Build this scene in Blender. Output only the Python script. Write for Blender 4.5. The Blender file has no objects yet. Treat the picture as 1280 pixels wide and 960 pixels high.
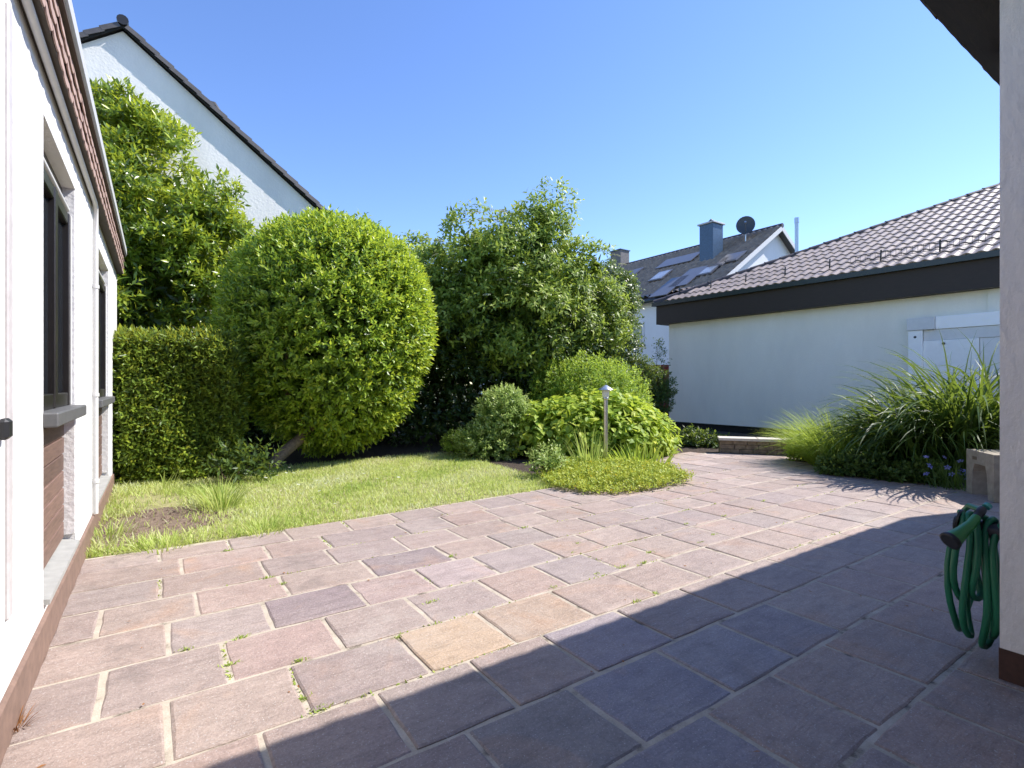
import bpy, math, random
import numpy as np
from mathutils import Vector
R = math.radians
rnd = random.Random(7)
rng = np.random.default_rng(11)
C = bpy.context.scene.collection
sc = bpy.context.scene

# ------------------------------------------------------------------ camera
CAM_H, FPX, YAW = 1.4, 649.0, R(34.4)
SN, CS = math.sin(YAW), math.cos(YAW)
cam_d = bpy.data.cameras.new('camera'); cam = bpy.data.objects.new('camera', cam_d); C.objects.link(cam)
cam.location = (0, 0, CAM_H); cam.rotation_euler = (R(90), 0, -YAW)
cam_d.sensor_width = 36; cam_d.lens = FPX / 1280 * 36; cam_d.clip_start = .05; cam_d.clip_end = 1500
sc.camera = cam

# ------------------------------------------------------------------ sky, sun, exposure
SUN = Vector((.85, -.31, 1.0)).normalized()
w = bpy.data.worlds.new('World'); sc.world = w; w.use_nodes = True
nt = w.node_tree; nt.nodes.clear()
wo = nt.nodes.new('ShaderNodeOutputWorld'); bg = nt.nodes.new('ShaderNodeBackground'); sk = nt.nodes.new('ShaderNodeTexSky')
sk.sky_type = 'NISHITA'; sk.sun_disc = False
sk.sun_elevation = math.asin(SUN.z); sk.sun_rotation = math.atan2(SUN.x, SUN.y)
sk.air_density = 1.0; sk.dust_density = .1; sk.ozone_density = 3.2; sk.altitude = 200
bg.inputs['Strength'].default_value = .121
hsv = nt.nodes.new('ShaderNodeHueSaturation'); hsv.inputs['Saturation'].default_value = 1.12; hsv.inputs['Hue'].default_value = .511
nt.links.new(sk.outputs[0], hsv.inputs['Color']); nt.links.new(hsv.outputs[0], bg.inputs[0]); nt.links.new(bg.outputs[0], wo.inputs[0])
sl = bpy.data.lights.new('sun', 'SUN'); so = bpy.data.objects.new('sun', sl); C.objects.link(so)
sl.energy = 3.5; sl.angle = R(.5); sl.color = (1, .945, .88)
so.rotation_euler = (-SUN).to_track_quat('-Z', 'Y').to_euler(); so.location = (20, -10, 30)
sc.view_settings.view_transform = 'Standard'; sc.view_settings.look = 'None'
sc.view_settings.exposure = 1.25; sc.view_settings.gamma = 1
sc.cycles.max_bounces = 8; sc.cycles.transparent_max_bounces = 8

# ------------------------------------------------------------------ helpers
def W(px, d):                       # ground position seen in column px of a 1280 px wide frame, at depth d
    u = (px - 640) / FPX
    return d * (SN + u * CS), d * (CS - u * SN)
def ZP(py, d): return CAM_H + (480 - py) / FPX * d
def GP(px, py, z=0.0):
    d = (CAM_H - z) * FPX / (py - 480); x, y = W(px, d); return x, y
def onY(px, py, Y):
    u = (px - 640) / FPX; d = Y / (CS - u * SN); x, y = W(px, d); return Vector((x, y, ZP(py, d)))

def tag(o, label=None, cat=None, group=None, kind=None):
    if label: o['label'] = label
    if cat: o['category'] = cat
    if group: o['group'] = group
    if kind: o['kind'] = kind
    return o
def thing(name, label, cat, loc=(0, 0, 0), group=None):
    o = bpy.data.objects.new(name, None); C.objects.link(o); o.location = loc; o.empty_display_size = .2
    return tag(o, label, cat, group)
def link(name, me, parent=None, mat=None):
    o = bpy.data.objects.new(name, me); C.objects.link(o)
    if mat is not None and len(me.materials) == 0: me.materials.append(mat)
    if parent is not None:
        o.parent = parent
    return o

class MB:
    def __init__(s): s.v = []; s.f = []; s.sm = []
    def add(s, vs, fs, smooth=False):
        b = len(s.v); s.v += [tuple(v) for v in vs]; s.f += [[i + b for i in f] for f in fs]; s.sm += [smooth] * len(fs)
        return s
    def box(s, x0, y0, z0, x1, y1, z1):
        vs = [(x0,y0,z0),(x1,y0,z0),(x1,y1,z0),(x0,y1,z0),(x0,y0,z1),(x1,y0,z1),(x1,y1,z1),(x0,y1,z1)]
        return s.add(vs, [(0,3,2,1),(4,5,6,7),(0,1,5,4),(1,2,6,5),(2,3,7,6),(3,0,4,7)])
    def bbox(s, x0, y0, z0, x1, y1, z1, b=.006):      # box with chamfered edges
        vs = []; cx, cy, cz = (x0+x1)/2, (y0+y1)/2, (z0+z1)/2
        import itertools
        idx = {}
        for sx, sy, sz in itertools.product((0,1),(0,1),(0,1)):
            X, Y, Z = (x0,x1)[sx], (y0,y1)[sy], (z0,z1)[sz]
            dx, dy, dz = (b,-b)[sx], (b,-b)[sy], (b,-b)[sz]
            for k, p in enumerate(((X, Y+dy, Z+dz), (X+dx, Y, Z+dz), (X+dx, Y+dy, Z))):
                idx[(sx,sy,sz,k)] = len(vs); vs.append(p)
        fs = []
        for ax in range(3):
            a1, a2 = [(1,2),(0,2),(0,1)][ax]
            for e in (0,1):
                q = []
                for (p, r) in ((0,0),(1,0),(1,1),(0,1)):
                    c = [0,0,0]; c[ax] = e; c[a1] = p; c[a2] = r; q.append(idx[(c[0],c[1],c[2],ax)])
                fs.append(q)
        for ax in range(3):
            a1, a2 = [(1,2),(0,2),(0,1)][ax]
            for p in (0,1):
                for r in (0,1):
                    q = []
                    for e, order in ((0,(a1,a2)),(1,(a2,a1))):
                        for k in order:
                            c = [0,0,0]; c[ax] = e; c[a1] = p; c[a2] = r; q.append(idx[(c[0],c[1],c[2],k)])
                    fs.append(q)
        for c in itertools.product((0,1),(0,1),(0,1)): fs.append([idx[c+(k,)] for k in range(3)])
        return s.add(vs, fs)
    def prism(s, poly, z0, z1):
        n = len(poly)
        vs = [(x, y, z0) for x, y in poly] + [(x, y, z1) for x, y in poly]
        return s.add(vs, [list(range(n))[::-1], list(range(n, 2*n))] + [(i, (i+1)%n, n+(i+1)%n, n+i) for i in range(n)])
    def slab(s, quad, n, t):                             # quad extruded by thickness t along n
        q = [Vector(p) for p in quad]; n = Vector(n).normalized() * t; k = len(q)
        return s.add(q + [p + n for p in q], [list(range(k))[::-1], list(range(k, 2*k))] + [(i, (i+1)%k, k+(i+1)%k, k+i) for i in range(k)])
    def tube(s, pts, rad, sides=8, caps=True):
        P = [Vector(p) for p in pts]; n = len(P)
        if not hasattr(rad, '__len__'): rad = [rad] * n
        vs = []; ref = None
        for i in range(n):
            t = (P[min(i+1, n-1)] - P[max(i-1, 0)]).normalized()
            if ref is None: ref = Vector((1,0,0)) if abs(t.x) < .8 else Vector((0,1,0))
            a = (ref - t * ref.dot(t)).normalized(); ref = a; b = t.cross(a)
            for k in range(sides):
                an = 2*math.pi*k/sides; vs.append(P[i] + (a*math.cos(an) + b*math.sin(an)) * rad[i])
        fs = [(i*sides+k, i*sides+(k+1)%sides, (i+1)*sides+(k+1)%sides, (i+1)*sides+k) for i in range(n-1) for k in range(sides)]
        s.add(vs, fs, True)
        if caps:
            s.add(vs[:sides], [list(range(sides))[::-1]]); s.add(vs[-sides:], [list(range(sides))])
        return s
    def lathe(s, prof, c=(0,0,0), sides=20):
        vs = []; n = len(prof)
        for r, z in prof:
            for k in range(sides):
                an = 2*math.pi*k/sides; vs.append((c[0]+r*math.cos(an), c[1]+r*math.sin(an), c[2]+z))
        fs = [(i*sides+k, i*sides+(k+1)%sides, (i+1)*sides+(k+1)%sides, (i+1)*sides+k) for i in range(n-1) for k in range(sides)]
        s.add(vs, fs, True)
        return s
    def mesh(s, name):
        me = bpy.data.meshes.new(name); me.from_pydata(s.v, [], s.f)
        me.polygons.foreach_set('use_smooth', s.sm); me.update()
        return me
    def build(s, name, mat, parent=None):
        me = s.mesh(name); o = link(name, me, parent, mat)
        return o

def np_mesh(name, V, F, mat, parent=None, tint=None, smooth=False):
    me = bpy.data.meshes.new(name); nf, k = F.shape
    me.vertices.add(len(V)); me.vertices.foreach_set('co', V.astype(np.float32).ravel())
    me.loops.add(nf*k); me.loops.foreach_set('vertex_index', F.astype(np.int32).ravel())
    me.polygons.add(nf); me.polygons.foreach_set('loop_start', np.arange(0, nf*k, k, dtype=np.int32))
    me.polygons.foreach_set('loop_total', np.full(nf, k, dtype=np.int32))
    if smooth: me.polygons.foreach_set('use_smooth', np.ones(nf, dtype=bool))
    if tint is not None:
        a = me.attributes.new('tint', 'FLOAT', 'POINT'); a.data.foreach_set('value', tint.astype(np.float32))
    me.update(calc_edges=True)
    return link(name, me, parent, mat)

# ------------------------------------------------------------------ materials
def new_mat(name):
    m = bpy.data.materials.new(name); m.use_nodes = True; t = m.node_tree
    p = t.nodes['Principled BSDF']; return m, t, p
def N(t, kind, **kw):
    n = t.nodes.new(kind)
    for k, v in kw.items(): setattr(n, k, v)
    return n
def noise(t, scale, detail=4, rough=.55, vec=None, dist=0):
    n = N(t, 'ShaderNodeTexNoise'); n.inputs['Scale'].default_value = scale; n.inputs['Detail'].default_value = detail
    n.inputs['Roughness'].default_value = rough; n.inputs['Distortion'].default_value = dist
    if vec is not None: t.links.new(vec, n.inputs['Vector'])
    return n.outputs[0]
def pos(t, scale=None):
    g = N(t, 'ShaderNodeNewGeometry').outputs['Position']
    if scale:
        m = N(t, 'ShaderNodeMapping'); m.inputs['Scale'].default_value = scale; t.links.new(g, m.inputs[0]); return m.outputs[0]
    return g
def ramp(t, fac, stops):
    r = N(t, 'ShaderNodeValToRGB'); e = r.color_ramp.elements
    while len(e) < len(stops): e.new(.5)
    for el, (p, c) in zip(e, stops): el.position = p; el.color = (*c, 1) if len(c) == 3 else c
    t.links.new(fac, r.inputs[0]); return r.outputs[0]
def mix(t, a, b, fac, mode='MIX'):
    m = N(t, 'ShaderNodeMix', data_type='RGBA', blend_type=mode)
    for sock, v in ((m.inputs[0], fac), (m.inputs[6], a), (m.inputs[7], b)):
        if hasattr(v, 'links') or isinstance(v, bpy.types.NodeSocket): t.links.new(v, sock)
        elif isinstance(v, (int, float)): sock.default_value = v
        else: sock.default_value = (*v, 1)
    return m.outputs[2]
def bump(t, p, h, strength, dist=.01):
    b = N(t, 'ShaderNodeBump'); b.inputs['Strength'].default_value = strength; b.inputs['Distance'].default_value = dist
    t.links.new(h, b.inputs['Height']); t.links.new(b.outputs[0], p.inputs['Normal']); return b
def plain(name, col, rough=.6, metal=0, var=.12, scale=14, bmp=.15, spec=.5, bscale=90):
    m, t, p = new_mat(name); p.inputs['Roughness'].default_value = rough; p.inputs['Metallic'].default_value = metal
    p.inputs['Specular IOR Level'].default_value = spec
    n = noise(t, scale, 5, .6, pos(t))
    c = ramp(t, n, [(.3, tuple(x*(1-var) for x in col)), (.7, tuple(min(1, x*(1+var)) for x in col))])
    t.links.new(c, p.inputs['Base Color'])
    if bmp: bump(t, p, noise(t, bscale, 4, .6, pos(t)), bmp, .004)
    return m
def plaster(name, col, bs=55, bd=.006, strength=.6, stain=.08, stretch=(1,1,1)):
    m, t, p = new_mat(name); p.inputs['Roughness'].default_value = .85; p.inputs['Specular IOR Level'].default_value = .25
    big = noise(t, 1.3, 6, .65, pos(t, (1,1,.35)))
    fine = noise(t, 30, 3, .5, pos(t))
    c = ramp(t, big, [(.3, tuple(x*(1-stain) for x in col)), (.62, col)])
    c = mix(t, c, tuple(x*.93 for x in col), ramp(t, fine, [(.45, (0,0,0)), (.75, (.6,.6,.6))]))
    t.links.new(c, p.inputs['Base Color'])
    h = noise(t, bs, 5, .62, pos(t, stretch))
    v = N(t, 'ShaderNodeTexVoronoi'); v.inputs['Scale'].default_value = bs*.7; t.links.new(pos(t, stretch), v.inputs['Vector'])
    hh = mix(t, h, v.outputs[0], .35)
    bump(t, p, hh, strength, bd); return m
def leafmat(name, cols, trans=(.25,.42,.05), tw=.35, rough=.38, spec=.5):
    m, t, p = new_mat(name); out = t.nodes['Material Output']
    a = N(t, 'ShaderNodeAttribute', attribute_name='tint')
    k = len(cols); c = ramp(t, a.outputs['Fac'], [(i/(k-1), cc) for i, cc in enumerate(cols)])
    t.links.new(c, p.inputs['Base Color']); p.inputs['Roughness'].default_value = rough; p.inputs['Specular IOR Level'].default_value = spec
    tr = N(t, 'ShaderNodeBsdfTranslucent')
    tc = mix(t, c, trans, .6); t.links.new(tc, tr.inputs[0])
    mx = N(t, 'ShaderNodeMixShader'); mx.inputs[0].default_value = tw
    t.links.new(p.outputs[0], mx.inputs[1]); t.links.new(tr.outputs[0], mx.inputs[2]); t.links.new(mx.outputs[0], out.inputs[0])
    return m
def woodmat(name, col, stretch=(30,2,30), var=.35, rough=.65, bmp=.3):
    m, t, p = new_mat(name); p.inputs['Roughness'].default_value = rough
    n = noise(t, 3, 6, .65, pos(t, stretch))
    oi = N(t, 'ShaderNodeObjectInfo')
    c = ramp(t, n, [(.25, tuple(x*(1-var) for x in col)), (.75, tuple(min(1, x*(1+var)) for x in col))])
    v = N(t, 'ShaderNodeHueSaturation'); t.links.new(c, v.inputs['Color'])
    mr = N(t, 'ShaderNodeMapRange'); mr.inputs['To Min'].default_value = .75; mr.inputs['To Max'].default_value = 1.25
    t.links.new(oi.outputs['Random'], mr.inputs[0]); t.links.new(mr.outputs[0], v.inputs['Value'])
    t.links.new(v.outputs[0], p.inputs['Base Color'])
    bump(t, p, n, bmp, .003); return m
def glassmat(name, col=(.02,.025,.03), rough=.04):
    m, t, p = new_mat(name); p.inputs['Roughness'].default_value = rough; p.inputs['Specular IOR Level'].default_value = .9
    n = noise(t, 2.5, 2, .5, pos(t)); t.links.new(ramp(t, n, [(.3, tuple(x*.7 for x in col)), (.7, col)]), p.inputs['Base Color'])
    return m

def stone_mat():
    m, t, p = new_mat('riven_slab')
    oi = N(t, 'ShaderNodeObjectInfo'); g = pos(t)
    add = N(t, 'ShaderNodeVectorMath', operation='ADD'); t.links.new(g, add.inputs[0]); t.links.new(oi.outputs['Random'], add.inputs[1])
    vec = add.outputs[0]
    big = noise(t, 2.6, 5, .6, vec, .6); fine = noise(t, 75, 5, .75, vec); mid = noise(t, 11, 5, .62, vec, .4)
    c = mix(t, oi.outputs['Color'], (.47,.39,.33), ramp(t, big, [(.35, (0,0,0)), (.75, (.28,.28,.28))]))
    c = mix(t, c, (.46,.27,.16), ramp(t, noise(t, 1.9, 4, .55, vec, 1.0), [(.56, (0,0,0)), (.8, (.5,.5,.5))]))
    c = mix(t, c, mix(t, (.42,.42,.42), (1.56,1.56,1.56), fine), .9, 'MULTIPLY')
    c = mix(t, c, mix(t, (.66,.66,.66), (1.3,1.3,1.3), mid), .85, 'MULTIPLY')
    mps = N(t, 'ShaderNodeMapping'); mps.inputs['Scale'].default_value = (.7, 5, 1); mps.inputs['Rotation'].default_value = (0,0,.35); t.links.new(vec, mps.inputs[0])
    vein = noise(t, 3.2, 6, .7, mps.outputs[0], 1.2)
    c = mix(t, c, ramp(t, vein, [(.3, (.74,.73,.72)), (.5, (1,1,1)), (.72, (1.13,1.12,1.1))]), .7, 'MULTIPLY')
    c = mix(t, c, (.62,.6,.57), ramp(t, noise(t, 130, 2, .5, vec), [(.62, (0,0,0)), (.72, (.6,.6,.6))]))
    st = ramp(t, noise(t, 1.15, 6, .68, g, .9), [(.56, (0,0,0)), (.74, (.38,.38,.38))])
    c = mix(t, c, (.5,.45,.4), st)
    dk = ramp(t, noise(t, 1.7, 6, .7, g, .5), [(.28, (.45,.45,.45)), (.42, (0,0,0))])
    c = mix(t, c, (.13,.11,.1), dk)
    t.links.new(c, p.inputs['Base Color'])
    p.inputs['Roughness'].default_value = .62; p.inputs['Specular IOR Level'].default_value = .42
    mp = N(t, 'ShaderNodeMapping'); mp.inputs['Scale'].default_value = (1, 2.6, 1); mp.inputs['Rotation'].default_value = (0,0,.5); t.links.new(vec, mp.inputs[0])
    h1 = noise(t, 9, 7, .66, mp.outputs[0], .8)
    h = mix(t, h1, fine, .4)
    h = mix(t, h, vein, .3); bump(t, p, h, 1.0, .02); return m
def mortar_mat():
    m, t, p = new_mat('mortar'); p.inputs['Roughness'].default_value = .95
    n = noise(t, 7, 6, .65, pos(t)); n2 = noise(t, 120, 3, .6, pos(t))
    c = ramp(t, n, [(.33, (.15,.125,.095)), (.43, (.40,.345,.27)), (.7, (.52,.46,.37))])
    c = mix(t, c, mix(t, (.6,.6,.6), (1.3,1.3,1.3), n2), .6, 'MULTIPLY')
    t.links.new(c, p.inputs['Base Color']); bump(t, p, n2, .6, .006); return m
def soil_mat(name, a, b, s=9):
    m, t, p = new_mat(name); p.inputs['Roughness'].default_value = .95
    n = noise(t, s, 7, .7, pos(t)); n2 = noise(t, 70, 4, .7, pos(t))
    c = mix(t, ramp(t, n, [(.3, a), (.7, b)]), mix(t, (.5,.5,.5), (1.4,1.4,1.4), n2), .7, 'MULTIPLY')
    t.links.new(c, p.inputs['Base Color']); bump(t, p, n2, .9, .02); return m

M = dict(
 plaster=plaster('white_plaster', (.72,.71,.69), 40, .012, .8, .12), plaster_r=plaster('rough_white_plaster', (.95,.89,.80), 26, .014, .9, .04, (1,1,.5)),
 plaster_g=plaster('painted_garage_wall', (.95,.92,.80), 60, .006, .7, .1, (1,1,1)), plaster_n=plaster('gable_plaster', (.8,.79,.76), 22, .01, .7, .14),
 plaster_f=plaster('far_white_plaster', (.8,.82,.84), 30, .004, .3), jamb=plaster('roughcast', (.74,.73,.72), 38, .008, .8, .05),
 stone=stone_mat(), mortar=mortar_mat(),
 soil=soil_mat('soil_dark', (.03,.02,.014), (.075,.052,.036)), bare=soil_mat('soil_dry', (.12,.08,.055), (.3,.22,.16), 14),
 turf=soil_mat('turf_base', (.22,.22,.08), (.46,.42,.2), 6),
 plinth=plain('brown_plinth_paint', (.2,.13,.1), .7, var=.2), plinth2=plain('redbrown_plinth', (.085,.04,.026), .75, var=.25),
 wood=woodmat('brown_cladding', (.155,.095,.075)), darkwood=woodmat('dark_fascia', (.032,.02,.013), var=.3, rough=.6),
 frame=plain('dark_frame', (.02,.017,.016), .35, bmp=.03), glass=glassmat('window_glass'),
 soffitdark=woodmat('stained_soffit', (.012,.008,.006), (2,30,2)), sill=plain('sill_stone', (.11,.11,.11), .5), ledge=plain('grey_ledge', (.33,.33,.31), .7),
 shingle=plain('red_shingle', (.36,.25,.21), .85, var=.2, bmp=.3), coping=plain('zinc_coping', (.5,.5,.49), .5, var=.06, bmp=.03),
 pale=plain('pale_pipe', (.66,.65,.63), .5, var=.05, bmp=.03), soffit=plain('soffit_brown', (.075,.06,.05), .8),
 tile=plain('roof_tile', (.27,.21,.16), .4, var=.35, scale=3, bmp=.2, spec=.55, bscale=160), ridge=plain('ridge_tile', (.06,.045,.04), .5),
 tile2=plain('grey_roof_tile', (.085,.078,.075), .45, var=.25, scale=4), gutter=plain('gutter_dark', (.02,.03,.028), .35, bmp=.02),
 blackpl=plain('black_plinth', (.012,.012,.012), .9), metal=plain('brushed_steel', (.62,.6,.57), .28, 1, .08, bmp=.05), 
 concrete=plain('concrete', (.36,.31,.24), .85, var=.18, bmp=.5, bscale=60), wallst=plain('rubble_stone', (.2,.15,.1), .85, var=.45, scale=9, bmp=.8, bscale=30),
 capst=plain('cap_stone', (.55,.5,.43), .85, var=.12, bmp=.4),
 hose=plain('green_hose', (.016,.16,.075), .42, var=.15, scale=5, bmp=.02), hose2=plain('green_nozzle', (.03,.19,.04), .4, var=.08, bmp=.02),
 black=plain('black_plastic', (.018,.018,.02), .45, bmp=.03), teal=plain('teal_plastic', (.05,.25,.22), .4, bmp=.02),
 whitewood=woodmat('white_painted_board', (.84,.84,.81), (4,4,4), .05, .6, .15), slate=plain('slate_cladding', (.05,.1,.17), .4, var=.25, scale=20),
 stonech=plain('grey_chimney', (.16,.15,.15), .8, var=.3, scale=12), panel=plain('solar_panel', (.10,.10,.11), .3, bmp=0, var=.1), skyg=glassmat('skylight_glass', (.3,.34,.4), .15),
 dish=plain('dish_grey', (.05,.06,.07), .5, bmp=0), redw=plain('red_fence_paint', (.25,.035,.03), .7),
 bark=soil_mat('bark', (.06,.045,.03), (.17,.13,.09), 20), barkl=soil_mat('bark_pale', (.14,.10,.07), (.34,.26,.18), 25),
 opal=plain('lamp_glass', (.75,.75,.72), .2, bmp=0, var=.03), whitepl=plain('white_plastic', (.75,.74,.72), .4, bmp=.02, var=.03),
)
LM = dict(
 laurel=leafmat('laurel_leaf', [(0.032,0.067,0.013), (0.108,0.189,0.024), (0.281,0.389,0.038), (0.497,0.556,0.065)], (.6,.66,.05), 0.42, 0.3, 0.6),
 ball=leafmat('clipped_leaf', [(0.037,0.084,0.015), (0.134,0.246,0.030), (0.354,0.504,0.049), (0.600,0.640,0.085)], (.6,.68,.05), 0.44, 0.36, 0.45),
 hedge=leafmat('hedge_leaf', [(0.039,0.075,0.017), (0.099,0.179,0.028), (0.264,0.370,0.044), (0.528,0.601,0.077)], (.6,.58,.06), 0.42, 0.4, 0.4),
 elder=leafmat('elder_leaf', [(.045,.08,.018), (.15,.235,.036), (.35,.45,.07), (.56,.6,.16)], (.5,.62,.09), 0.38, 0.45, 0.4),
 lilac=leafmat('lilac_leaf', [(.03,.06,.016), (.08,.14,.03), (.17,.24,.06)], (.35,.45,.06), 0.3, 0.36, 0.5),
 dome=leafmat('dome_leaf', [(0.115,0.205,0.029), (0.276,0.423,0.057), (0.483,0.628,0.103)], (.6,.7,.08), 0.44, 0.5, 0.35),
 pale=leafmat('variegated_leaf', [(0.103,0.196,0.034), (0.287,0.414,0.086), (0.552,0.621,0.230)], (.5,.6,.18), 0.38, 0.45, 0.4),
 hyd=leafmat('hydrangea_leaf', [(0.088,0.173,0.024), (0.242,0.381,0.050), (0.418,0.531,0.077), (0.600,0.624,0.077)], (.6,.7,.07), 0.44, 0.52, 0.3),
 cover=leafmat('cover_leaf', [(0.187,0.296,0.044), (0.396,0.493,0.066), (0.572,0.591,0.099)], (.55,.52,.06), .3, .5, .3),
 grass=leafmat('grass_blade', [(0.204,0.324,0.061), (0.428,0.541,0.133), (0.600,0.627,0.255), (0.600,0.640,0.408)], (.62,.7,.16), 0.45, 0.5, 0.25),
 orna=leafmat('fine_grass', [(.12,.2,.03), (.28,.40,.06), (.46,.54,.10)], (.62,.74,.09), 0.46, 0.5, 0.3),
 lily=leafmat('strap_leaf', [(.02,.05,.012), (.05,.105,.022), (.12,.2,.035)], (.4,.52,.06), 0.32, 0.5, 0.35),
 shade=leafmat('low_leaf', [(.03,.06,.014), (.08,.14,.03), (.18,.26,.06)], (.4,.5,.06), 0.34, 0.45, 0.35),
 dry=leafmat('dry_blade', [(.25,.1,.03), (.4,.2,.08)], (.4,.2,.08), .2, .8, .2),
 umbel=leafmat('cream_blossom', [(.40,.43,.24), (.58,.58,.38)], (.7,.7,.45), .25, .7, .2),
 blue=leafmat('blue_petal', [(.2,.2,.6), (.42,.42,.82)], (.4,.4,.8), .3, .6, .2),
 white=leafmat('white_petal', [(.75,.75,.72), (.85,.85,.8)], (.8,.8,.75), .2, .6, .2),
 yellow=leafmat('yellow_petal', [(.6,.42,.02), (.75,.55,.04)], (.75,.6,.04), .25, .6, .2),
)

# ------------------------------------------------------------------ foliage in numpy
def nrm(a): return a / np.maximum(np.linalg.norm(a, axis=-1, keepdims=True), 1e-9)
def leaf_geo(P, A, NN, L, Wd, tint, fold=.18, droop=.25):
    A = nrm(A); S = nrm(np.cross(A, NN)); Nn = np.cross(S, A); L = L[:, None]; Wd = Wd[:, None]
    b = P; m = P + A*L*.5 + Nn*(-fold*Wd); l = P + A*L*.42 + S*Wd*.5; r = P + A*L*.42 - S*Wd*.5; t = P + A*L - Nn*(droop*L*.5)
    V = np.stack([b, l, r, m, t], 1).reshape(-1, 3); n = len(P); o = (np.arange(n)*5)[:, None, None]
    F = (np.array([[0,3,1],[0,2,3],[1,3,4],[3,2,4]])[None] + o).reshape(-1, 3)
    return V, F, np.repeat(tint, 5)
def cat_geo(gs):
    V, F, T, o = [], [], [], 0
    for v, f, t in gs: V.append(v); F.append(f + o); T.append(t); o += len(v)
    return np.concatenate(V), np.concatenate(F), np.concatenate(T)
def shoot_geo(O, D, k, slen, L, Wd, tb=.3, tv=.22, tip=.35, spread=(1.25, .45), up=.5, droop=.25):
    n = len(O); D = nrm(D)
    ref = np.where(np.abs(D[:, 2:3]) < .9, np.array([[0,0,1.]]), np.array([[1.,0,0]]))
    a = nrm(np.cross(D, ref)); b = np.cross(D, a)
    t = (np.arange(k) + .5) / k; t = np.broadcast_to(t, (n, k)) + rng.uniform(-.06, .06, (n, k))
    ph = np.arange(k)*2.39996 + rng.uniform(0, 6.28, (n, 1))
    rad = a[:, None]*np.cos(ph)[..., None] + b[:, None]*np.sin(ph)[..., None]
    sp = spread[0] + (spread[1]-spread[0])*t + rng.normal(0, .15, (n, k))
    ax = D[:, None]*np.cos(sp)[..., None] + rad*np.sin(sp)[..., None]
    nn = D[:, None]*np.sin(sp)[..., None] - rad*np.cos(sp)[..., None] + np.array([0, 0, up]) + rng.normal(0, .18, (n, k, 3))
    P = O[:, None] + D[:, None]*(slen*t*rng.uniform(.7, 1.2, (n, 1)))[..., None]
    s = rng.uniform(.65, 1.2, (n, k))*(1 - .25*np.abs(t-.5))
    tt = np.clip(tb + rng.normal(0, tv*.6, (n, 1)) + rng.normal(0, tv*.6, (n, k)) + tip*(t-.5), 0, 1)
    f = lambda x: x.reshape(-1, *x.shape[2:])
    return leaf_geo(f(P), f(ax), f(nn), f(L*s), f(Wd*s), f(tt), droop=droop)
def lumps(d, seed, fr=3.0):
    r = np.random.default_rng(seed); v = 0
    for i in range(5): v = v + np.sin(d @ (r.normal(0, 1, 3)*fr*(1+.5*i)) + r.uniform(0, 6.28)) / (1+.4*i)
    return v / 2.2
def ell_pts(E, n, depth=.12, lump=.07, seed=1, keep=.82, zmin=.03, fr=3.0):
    E = np.array(E, float); wgt = E[:,3]*E[:,4] + E[:,4]*E[:,5] + E[:,3]*E[:,5]; wgt /= wgt.sum()
    m = int(n*1.9); i = rng.choice(len(E), m, p=wgt); d = nrm(rng.normal(0, 1, (m, 3)))
    r = (1 - rng.exponential(depth, m))*(1 + lump*lumps(d + E[i,:3]*.37, seed, fr)); r = np.clip(r, .05, 1.4)
    P = E[i,:3] + d*E[i,3:]*r[:, None]; Nn = nrm(d/E[i,3:])
    ok = P[:, 2] > zmin
    for j in range(len(E)):
        q = np.linalg.norm((P - E[j,:3])/E[j,3:], axis=1); ok &= (i == j) | (q > keep)
    return P[ok][:n], Nn[ok][:n]
def el(px, py, d, rpx, rpy, dep=None):
    x, y = W(px, d); k = d/FPX; rx = rpx*k
    return (x, y, ZP(py, d), rx, rx, rpy*k)
def bush_geo(E, n, k=7, slen=.16, L=.1, Wd=.04, tb=.35, tip=.35, depth=.09, lump=.06, seed=1, up=.5, upb=.45, fill=.35, tv=.22, keep=.82, fr=3.0, spread=(1.25,.45), droop=.25, zmin=.03):
    P, Nn = ell_pts(E, n, depth, lump, seed, keep, fr=fr, zmin=zmin)
    D = Nn + np.array([0, 0, upb]) + rng.normal(0, .35, P.shape)
    g = [shoot_geo(P, D, k, slen, L, Wd, tb, tv, tip, up=up, spread=spread, droop=droop)]
    m = int(n*k*fill)
    if m:
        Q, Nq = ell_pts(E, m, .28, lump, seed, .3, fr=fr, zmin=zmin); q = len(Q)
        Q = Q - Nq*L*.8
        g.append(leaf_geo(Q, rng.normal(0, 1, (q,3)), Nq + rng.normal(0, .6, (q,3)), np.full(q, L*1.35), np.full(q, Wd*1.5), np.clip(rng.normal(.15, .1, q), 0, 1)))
    return cat_geo(g)
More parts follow.
